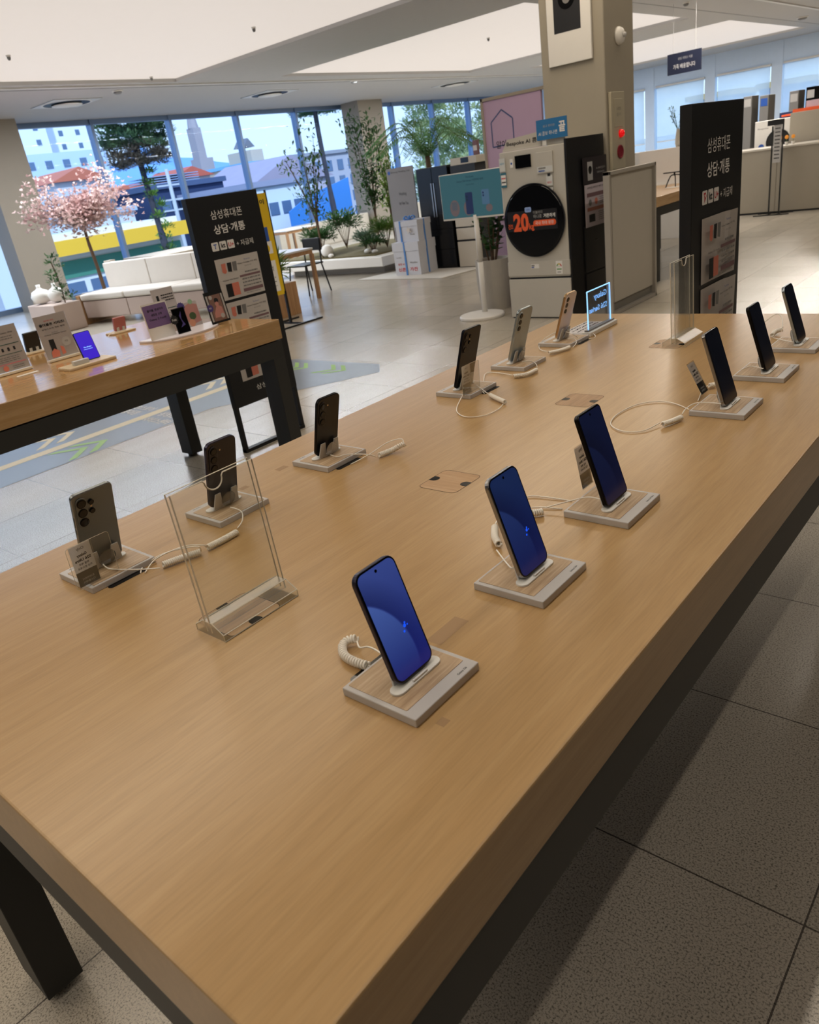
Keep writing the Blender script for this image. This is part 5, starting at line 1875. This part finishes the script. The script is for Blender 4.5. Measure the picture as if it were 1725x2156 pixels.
# counter
t = thing('service_counter', 'long beige service counter on the right', 'counter', (-3.9, 14.33, 0))
M_ctr = mat('counter_beige', (158, 150, 136), .55)
for k in range(6):
    G().box(k * 1.29 + .003, 0, .03, k * 1.29 + 1.287, .05, 1.0).make('front_panel', M_ctr, t)
G().box(0, .05, 0, 7.74, .8, 1.0).make('carcass', M_ctr, t)
G().box(-.01, -.015, 1.0, 7.75, .82, 1.03).make('worktop', mat('worktop_pale', (196, 190, 178), .3), t, bev=.004)
G().box(0, .02, 0, 7.74, .06, .03).make('plinth', M_black, t)
t = thing('counter_sign_stand', 'black floor stand with a narrow info strip in front of the counter', 'sign stand', (-2.57, 14.15, 0))
g = G()
g.box(-.09, -.01, 0, -.07, .01, 1.35); g.box(.07, -.01, 0, .09, .01, 1.40)
g.box(-.28, -.16, 0, .28, -.14, .015); g.box(-.28, .10, 0, .28, .12, .015); g.box(-.09, -.16, 0, -.07, .12, .015); g.box(.07, -.16, 0, .09, .12, .015)
g.make('frame', M_black, t)
G().box(-.16, -.012, 1.36, .09, .012, 1.44).make('head_plate', M_black, t)
G().box(-.06, -.006, .80, .06, .006, 1.36).make('info_strip', M_lgrey, t)
a = Art(-.006)
a.bars(-.04, 1.3, .04, 9, .055, .018, M_ink, seed=31)
a.make(t)
t = thing('countertop_dryer', 'white dryer with a dark round door behind the counter', 'washing machine', (-3.32, 15.4, .0))
G().box(0, 0, 0, .62, .6, 1.44).make('case', M_white, t, bev=.008)
g = G().disc_y(.40, 1.08, -.012, .0, .20, 40)
g.make('door', M_blackg, t)
a = Art(0); a.text('Bespoke', .14, 1.30, .03, M_grey, width=.18); a.disc(.12, 1.02, .05, M_blue); a.make(t)
for i, (x0, x1, z1, dark, lb) in enumerate(((-3.90, -3.74, 1.90, 0, 'grey slim appliance just right of the right dark sign top'), (-3.60, -3.44, 1.87, 0, 'grey slim appliance with a blue mark above the white dryer'),
                                            (-3.08, -2.92, 1.86, 0, 'grey slim appliance left of the black one by the blinds'), (-2.80, -2.64, 1.88, 1, 'black slim appliance in front of the right blinds'))):
    t = thing('tall_appliance', lb, 'appliance', (x0, 16.5, 0), group='slim tall appliances by the blinds')
    G().box(0, 0, 0, x1 - x0, .4, z1).make('case', M_blackg if dark else M_grey, t, bev=.006)
    G().box(.02, -.004, z1 - .18, x1 - x0 - .02, 0, z1 - .05).make('display_strip', M_blue if i == 1 else M_lgrey, t)
o = thing('back_cabinet', 'beige cabinet behind the counter at the right edge', 'cabinet', (-2.70, 15.25, 0))
G().box(0, 0, 0, 1.6, .4, 1.50).make('body', M_ctr, o, bev=.005)
G().box(.62, -.02, 1.12, .85, 0.0, 1.22).make('black_box', M_black, o)
for i, (x, m_, l) in enumerate(((-2.68, M_orange, 'left'), (-2.58, M_orange, 'middle'), (-2.48, M_orange, 'right'))):
    t = thing('flower_pot', 'orange flower in a small white pot, %s of the three on the counter' % {'left': 'leftmost', 'middle': 'middle one', 'right': 'rightmost'}[l], 'flower pot', (x + .02, 14.62, 1.03), group='orange flowers on the counter')
    G().lathe([(.022, 0), (.03, .05), (.026, .05), (.01, .045)], seg=16).make('pot', M_white, t)
    G().tube([(0, 0, .045), (0, 0, .10)], .003, 5).make('stem', M_leaf3, t)
    g = G()
    for k in range(8):
        a0 = 2 * PI * k / 8
        g.ball(.02 * math.cos(a0), 0, .12 + .02 * math.sin(a0), .012, 1, .5, 1, 8, 5)
    g.ball(0, -.003, .12, .012, 1, .6, 1, 8, 5)
    g.make('flower', mat('petal_orange', (240, 160, 50), .5), t, smooth=True)
t = thing('tissue_box', 'dark blue box with orange print on the white dryer', 'box', (-2.98, 15.6, 1.441))
G().box(0, 0, 0, .26, .15, .09).make('carton', mat('navy_carton', (30, 44, 88), .5), t, bev=.01)
G().box(.04, -.003, .02, .22, 0, .05).make('front_label', M_orange, t)
t = thing('goods_tray', 'row of orange and pink packs behind the counter', 'goods', (-3.0, 15.3, 1.50))
t.location = (-2.68, 15.3, 1.501)
G().box(0, 0, 0, .60, .3, .05).make('tray', M_orange, t)
G().box(.20, .02, .05, .42, .25, .15).make('pink_pack', mat('pack_pink', (206, 176, 186), .5), t)
# hanging sign
t = thing('hanging_sign', 'small navy hanging sign with white letters under the far ceiling', 'sign', (-4.45, 15.0, 0), (0, 0, 0))
G().box(-.305, -.01, 2.42, .305, .01, 2.75).make('board', mat('sign_navy', (26, 32, 56), .5), t)
g = G()
g.tube([(-.2, 0, 2.75), (-.2, 0, H)], .003, 6); g.tube([(.2, 0, 2.75), (.2, 0, H)], .003, 6)
g.make('wire', M_lgrey, t)
a = Art(-.01); a.text('삼성 서비스 이용', .02, 2.635, .045, M_lgrey, width=.26); a.text('가족 배웅합니다', 0, 2.50, .075, M_inkw, width=.40); a.make(t)

# --- floor guide film
M_matb = mat('floor_film_slate', (96, 108, 122), .3)
M_matg = mat('film_green', (150, 196, 96), .5)
M_maty = mat('film_cream', (220, 206, 168), .5)
o = G().add([(x, y, .0015) for x, y in ((-3.66, -1.5), (-3.66, 3.2), (-3.05, 4.12), (-2.88, 4.42), (-3.08, 4.64), (-4.2, 4.64), (-4.75, 4.2), (-4.75, -1.5))], [tuple(range(8))]).make('floor_guide_film', M_matb)
tag(o, 'slate blue guide film on the floor with arrows and words', 'floor sign')
G().add([(x, y, .0022) for x, y in ((-4.17, -1.5), (-4.06, -1.5), (-4.06, 3.9), (-4.17, 3.9))], [(0, 1, 2, 3)]).make('centre_line', M_maty, o)


def chev(x, y, s, rz, m):
    pts = []
    g = G()
    for k in (0, 1):
        yy = .16 * k * s
        L_ = [(-.17, -.12), (0, .06), (.17, -.12), (.17, -.05), (0, .13), (-.17, -.05)]
        c, sn = math.cos(rz), math.sin(rz)
        P_ = [(a * s, (b) * s + yy) for a, b in L_]
        P_ = [(x + a * c - b * sn, y + a * sn + b * c, .0026) for a, b in P_]
        g.add(P_, [(0, 1, 4, 5), (1, 2, 3, 4)])
    g.make('arrow_mark', m, o)


chev(-4.42, 2.12, 1.0, 0, M_maty)
chev(-3.86, 2.1, 1.0, 0, M_matg)
chev(-4.42, 3.7, 1.0, 0, M_maty)
chev(-3.5, 4.4, .8, R(-90), M_matg)
chev(-4.0, 4.4, .8, R(-90), M_matg)
for s, x, y, w_ in (('삼성스토어', -4.40, 2.98, .34), ('홍대점', -4.40, 2.86, .22), ('삼성전자', -3.88, 2.92, .30), ('서비스센터', -3.88, 2.78, .36)):
    vs, fs, x0, x1, y0, y1 = glyphs(s, .02)
    k = w_ / (x1 - x0)
    G().add([(x + (a - (x0 + x1) / 2) * k, y + (b - y0) * k * 1.3, .0026) for a, b in vs], fs).make('lettering', M_inkw, o)
# ================================================================== the town outside the windows
GZ = -3.2
struct(G().box(-1400, -600, GZ - .3, XW - .6, 1200, GZ).make('ground', mat('asphalt', (150, 152, 156), .9, vary=.1, vscale=.2)))
M_win = mat('far_window_glass', (90, 112, 140), .2)


def building(name, label, x, y0, y1, z1, depth, rgb, rows=3, cols=4, roof=None, rz=0, ww=.9, wh=1.1, cap=None, z0=GZ):
    """block whose street front faces the shop (+x)"""
    t = thing(name, label, 'building', (x, (y0 + y1) / 2, z0), (0, 0, rz), 'town buildings outside')
    hw = (y1 - y0) / 2
    h = z1 - z0
    m = mat('render_%d_%d_%d' % rgb, rgb, .8, vary=.06, vscale=.3)
    G().box(-depth, -hw, 0, 0, hw, h).make('walls', m, t)
    for r_ in range(rows):
        for c_ in range(cols):
            yc = -hw + (c_ + .5) * 2 * hw / cols
            zc = h - (r_ + .7) * (h - 1.0) / rows
            G().box(0, yc - ww / 2, zc - wh / 2, .06, yc + ww / 2, zc + wh / 2).make('window', M_win, t)
    if roof:
        kind, rc = roof
        mr = mat('roof_%d_%d_%d' % rc, rc, .7, vary=.1, vscale=1.0)
        if kind == 'gable':
            G().prism([(-hw - .4, h), (hw + .4, h), (0, h + hw * .45)], -depth - .3, .4, 'yz').make('roof', mr, t)
        else:
            g = G().box(-depth - .2, -hw - .2, h, .25, hw + .2, h + .35)
            g.make('roof', mr, t)
    if cap:
        G().box(-depth * .7, -hw * .3, h, -depth * .2, hw * .3, h + cap).make('roof_cabin', m, t)
    return t


M_navy = None
# high rise flats far left
t = building('apartment_tower', 'pale high-rise flats behind the pink blossom tree', -150, 62, 78, 48, 14, (222, 226, 228), 20, 4, ww=.9, wh=1.0)
t = building('apartment_tower', 'pale high-rise flats right of the first tower', -175, 88, 100, 46, 14, (226, 230, 232), 18, 3, ww=1.0, wh=1.1)
t = building('apartment_tower', 'lower pale blue block of flats at the left', -128, 58, 76, 12.4, 12, (186, 204, 226), 6, 6, ww=1.2, wh=1.2)
building('town_house', 'light house with an orange tiled roof behind the blossom tree', -60, 31, 35.2, 4.6, 6, (204, 204, 206), 3, 3, ('gable', (196, 110, 82)))
building('town_house', 'house with a long terracotta roof left of the navy building', -66, 40.3, 45.3, 3.7, 7, (198, 204, 212), 3, 4, ('flat', (204, 116, 88)))
building('town_house', 'white shop house with a green sign strip behind the pine trunk', -50, 25.0, 31.0, 1.8, 6, (216, 218, 220), 2, 3, ('flat', (176, 190, 206)))
t = building('office_building', 'dark navy clad office building behind the left dark sign', -50, 33.0, 39.2, 2.9, 9, (44, 58, 92), 3, 4, ('flat', (70, 84, 112)), ww=.8, wh=.7)
g = G()
for k in range(6):
    g.box(-3, -3.1, 6.15 + .16 * k, -.2, 1.2, 6.2 + .16 * k)
g.make('roof_louvre', mat('louvre_blue', (150, 168, 196), .5), t)
t = building('white_building', 'white building with grey framed windows and a blue tarp canopy', -41.5, 34.8, 40.6, 2.0, 8, (216, 224, 232), 2, 5, ('flat', (150, 152, 172)), ww=.8, wh=.8)
G().prism([(-1.0, 1.6), (5.2, 1.6), (5.2, 5.0), (1.0, 4.2), (-1.0, 3.4)], 1.2, 1.3, 'yz').make('blue_tarp', mat('tarp_blue', (60, 128, 200), .5), t)
t = building('white_building', 'bright cream building wall right of the blue tarp', -36, 43.4, 49.5, 1.5, 4, (226, 226, 216), 2, 3, None, ww=.9, wh=1.2)
t = building('brick_building', 'tan building with a pale blue roof and a roof cabin', -75, 62.5, 68.8, 4.9, 9, (190, 172, 152), 3, 4, ('flat', (120, 176, 214)), cap=1.7)
g = G()
g.prism([(-.9, 10.2), (.9, 10.2), (0, 11.2)], -5, -3, 'yz')
g.make('cabin_roof', mat('roof_slate', (110, 112, 120), .7), t)
t = building('grey_building', 'grey apartment block with small windows behind the slim trees', -65, 59.5, 72, 4.6, 9, (176, 176, 184), 4, 7, ('flat', (150, 152, 160)))
building('grey_building', 'long mauve grey roofed hall in front of the tan building', -55, 46.0, 55.5, 2.3, 9, (182, 176, 188), 2, 5, ('gable', (160, 150, 166)), ww=.7, wh=.7)
building('town_house', 'small house with a red roof below the church', -70, 48.5, 53.0, 4.2, 6, (214, 206, 204), 3, 3, ('gable', (190, 96, 76)))
# church with tall spire
t = thing('church', 'grey stone church with one tall spire on the skyline', 'building', (-110, 83.4, GZ))
M_st = mat('church_stone', (156, 148, 150), .8, vary=.08, vscale=.5)
G().box(-5, -2.6, 0, 0, 3.2, 8.5).make('nave', M_st, t)
G().box(-3, -1.6, 8.5, -.5, 1.1, 11.5).make('lower_tower', M_st, t)
G().box(-2.6, -1.3, 11.5, -.8, .2, 16.0).make('upper_tower', M_st, t)
G().lathe([(.9, 16), (.02, 22)], -1.7, -.55, 8).make('spire', M_st, t)
# shops with the yellow awning
t = thing('corner_shop', 'street shop with a long yellow awning', 'building', (-32, 18.7, GZ))
G().box(-6, -3.2, 0, 0, 3.6, 4.4).make('walls', mat('shop_white', (226, 226, 222), .7), t)
G().box(0, -3.2, 3.55, .9, 3.6, 4.15).make('yellow_awning', mat('awning_yellow', (240, 186, 50), .6), t)
G().box(0, -3.0, 2.6, .1, 3.4, 3.3).make('green_fascia', mat('fascia_green', (70, 134, 110), .6), t)
for k in range(5):
    G().box(0, -2.9 + 1.3 * k, .2, .05, -1.9 + 1.3 * k, 2.4).make('shop_window', M_win, t)
for k, (y, c, l) in enumerate(((15.4, (222, 224, 228), 'white'), (20.1, (60, 84, 130), 'blue'), (24.8, (206, 208, 214), 'silver'), (10.6, (226, 214, 60), 'yellow'))):
    t = thing('parked_car', '%s car parked in the street outside the left windows' % l, 'car', (-28.5, y, GZ), (0, 0, PI / 2), 'cars in the street')
    m = mat('car_' + l, c, .25)
    G().prism([(-2.1, .3), (2.1, .3), (2.15, .75), (1.3, .9), (.7, 1.4), (-1.2, 1.42), (-1.9, .95), (-2.15, .85)], -.85, .85).make('body', m, t, bev=.05)
    G().prism([(1.1, .92), (.66, 1.34), (-1.12, 1.36), (-1.65, .96)], -.87, .87).make('windows', M_blackg, t)
    for sx in (-1.3, 1.35):
        for sy in (-.86, .72):
            G().disc_y(sx, .32, sy, sy + .14, .32, 20).make('wheel', M_black, t)
# utility pole
t = thing('utility_pole', 'pale concrete utility pole with cross arms in front of the navy building', 'pole', (-35, 24.4, GZ))
G().cyl(0, 0, 0, 6.6, .13, 12, .09).make('post', mat('pole_concrete', (190, 194, 198), .8), t)
for z in (4.6, 5.1, 5.8):
    G().box(-.06, -.75, z, .06, .75, z + .08).make('cross_arm', MATS['pole_concrete'], t)
G().box(.1, -.9, 3.6, .5, -.4, 4.2).make('transformer', M_lgrey, t)
t = thing('street_lamp', 'thin pale street pole left of the blossom tree trunk', 'pole', (-26, 12.4, GZ))
G().cyl(0, 0, 0, 4.6, .06, 10).make('post', MATS['pole_concrete'], t)
# mountain ridge
g = G()
ridge = [(500, 20), (560, 52), (600, 66), (625, 78), (646, 86), (660, 80), (690, 68), (735, 64), (770, 56), (820, 48), (900, 40), (1000, 30), (1100, 22)]
n = len(ridge)
vs = []
for y, z in ridge:
    vs += [(-900, y, GZ), (-940, y, z * .6), (-1010, y, z), (-1200, y, GZ)]
fs = []
for k in range(n - 1):
    for j in range(3):
        fs.append((4 * k + j, 4 * k + j + 1, 4 * k + j + 5, 4 * k + j + 4))
g.add(vs, fs)
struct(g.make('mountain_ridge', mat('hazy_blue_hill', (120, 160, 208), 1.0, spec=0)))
# trees
M_pine = leafy('pine_needles', (56, 88, 62), (112, 138, 84), .7, 1.5, .2)
M_pineb = leafy('pine_dry', (108, 92, 76), (128, 112, 88), .7, 2, .2)
M_ivy = leafy('ivy_light', (86, 122, 48), (140, 170, 74), .6, 2, .3)
M_poplar = leafy('street_tree_leaves', (132, 154, 108), (212, 216, 160), .7, 1.2, .4)


def pine(label, x, y, zt, cr, ch, seed, dry=True):
    rnd = random.Random(seed)
    t = thing('pine_tree', label, 'tree', (x, y, GZ), group='pines in front of the windows')
    b = zt - ch - GZ
    G().tube(spline([(0, .25, 0), (0, .1, b * .5), (0, -.05, b), (0, 0, b + ch * .7)], 6), [.13] * 8 + [.10] * 11, 10).make('trunk', mat('pine_bark', (62, 60, 66), .9, vary=.2), t)
    g = G()
    for _ in range(150):
        a0 = rnd.uniform(0, 2 * PI); rr = cr * math.sqrt(rnd.random()); zz = rnd.random()
        rr *= .65 + .35 * math.sin(PI * min(1, zz + .25))
        blob_leaves(g, (rr * math.cos(a0), rr * math.sin(a0), b + ch * (.25 + .85 * zz)), (.30, .30, .20), 90, .17, .055, rnd, .1)
    g.make('crown', M_pine, t)
    if dry:
        g = G()
        for _ in range(60):
            a0 = rnd.uniform(0, 2 * PI); rr = cr * .75 * math.sqrt(rnd.random())
            blob_leaves(g, (rr * math.cos(a0), rr * math.sin(a0), b + ch * rnd.uniform(.0, .3)), (.26, .26, .16), 80, .14, .045, rnd, .1)
        g.make('dry_underside', M_pineb, t)
        g = G()
        for k in range(16):
            blob_leaves(g, (rnd.uniform(-.1, .15), .1 + rnd.uniform(-.15, .2), .5 + b * k / 17), (.24, .24, .26), 90, .14, .07, rnd, .2)
        g.make('ivy', M_ivy, t)


pine('round crowned pine with ivy on its trunk outside the second window bay', -24, 16.1, 5.3, 1.3, 2.3, 4)
pine('tall slim pine outside the window bay left of the far column', -24, 24.9, 6.2, 1.2, 2.6, 6, False)


def big_tree(label, x, y, z1, r_, seed):
    rnd = random.Random(seed)
    t = thing('street_tree', label, 'tree', (x, y, GZ), group='pale green trees outside the far windows')
    G().tube([(0, 0, 0), (0, .1, 3.4)], [.16, .10], 10).make('trunk', M_bark, t)
    g = G()
    for _ in range(170):
        a0 = rnd.uniform(0, 2 * PI); rr = r_ * math.sqrt(rnd.random()); zz = 2.6 + (z1 - GZ - 2.4) * rnd.random()
        blob_leaves(g, (rr * math.cos(a0), rr * math.sin(a0), zz), (.38, .38, .45), 60, .22, .09, rnd, .1)
    g.make('crown', M_poplar, t)


big_tree('pale green tree right of the far column behind the palm', -23, 32.2, 7.0, 1.5, 51)
big_tree('pale green tree in the middle of the far window bay', -26.5, 36.0, 7.4, 1.5, 52)
big_tree('pale green tree beside the violet partition', -22.8, 37.4, 7.4, 1.6, 53)
big_tree('pale green tree seen through the gap left of the main column', -26, 41.6, 7.2, 1.6, 54)
# things seen below the far blinds
for i, x in enumerate((-12.4, -10.6, -9.2)):
    building('shop_row', ['blue glazed shopfront below the blinds beside the column', 'blue glazed shopfront below the middle blind', 'blue glazed shopfront right of it'][i], 0, -1.6, 1.4, 3.2, 5, ((150, 170, 200), (132, 150, 190), (160, 180, 206))[i], 2, 3, ('flat', (190, 160, 70)), rz=-PI / 2)
    o = [q for q in bpy.data.objects if q.name.startswith('shop_row')][-1]
    o.location = (x - 8 + i * 3.0, 60, GZ)
struct(G().box(-60, YF + .8, GZ - .3, 60, 300, GZ).make('ground_street', MATS['asphalt']))
o = thing('hedge', 'green hedge outside below the blinds beside the column', 'hedge', (-13, 34, GZ))
g = G(); rnd = random.Random(77)
for _ in range(30):
    blob_leaves(g, (rnd.uniform(-2, 3), rnd.uniform(-.4, .4), rnd.uniform(.3, 3.6)), (.4, .3, .4), 50, .2, .09, rnd, .1)
g.make('foliage', M_ivy, o)
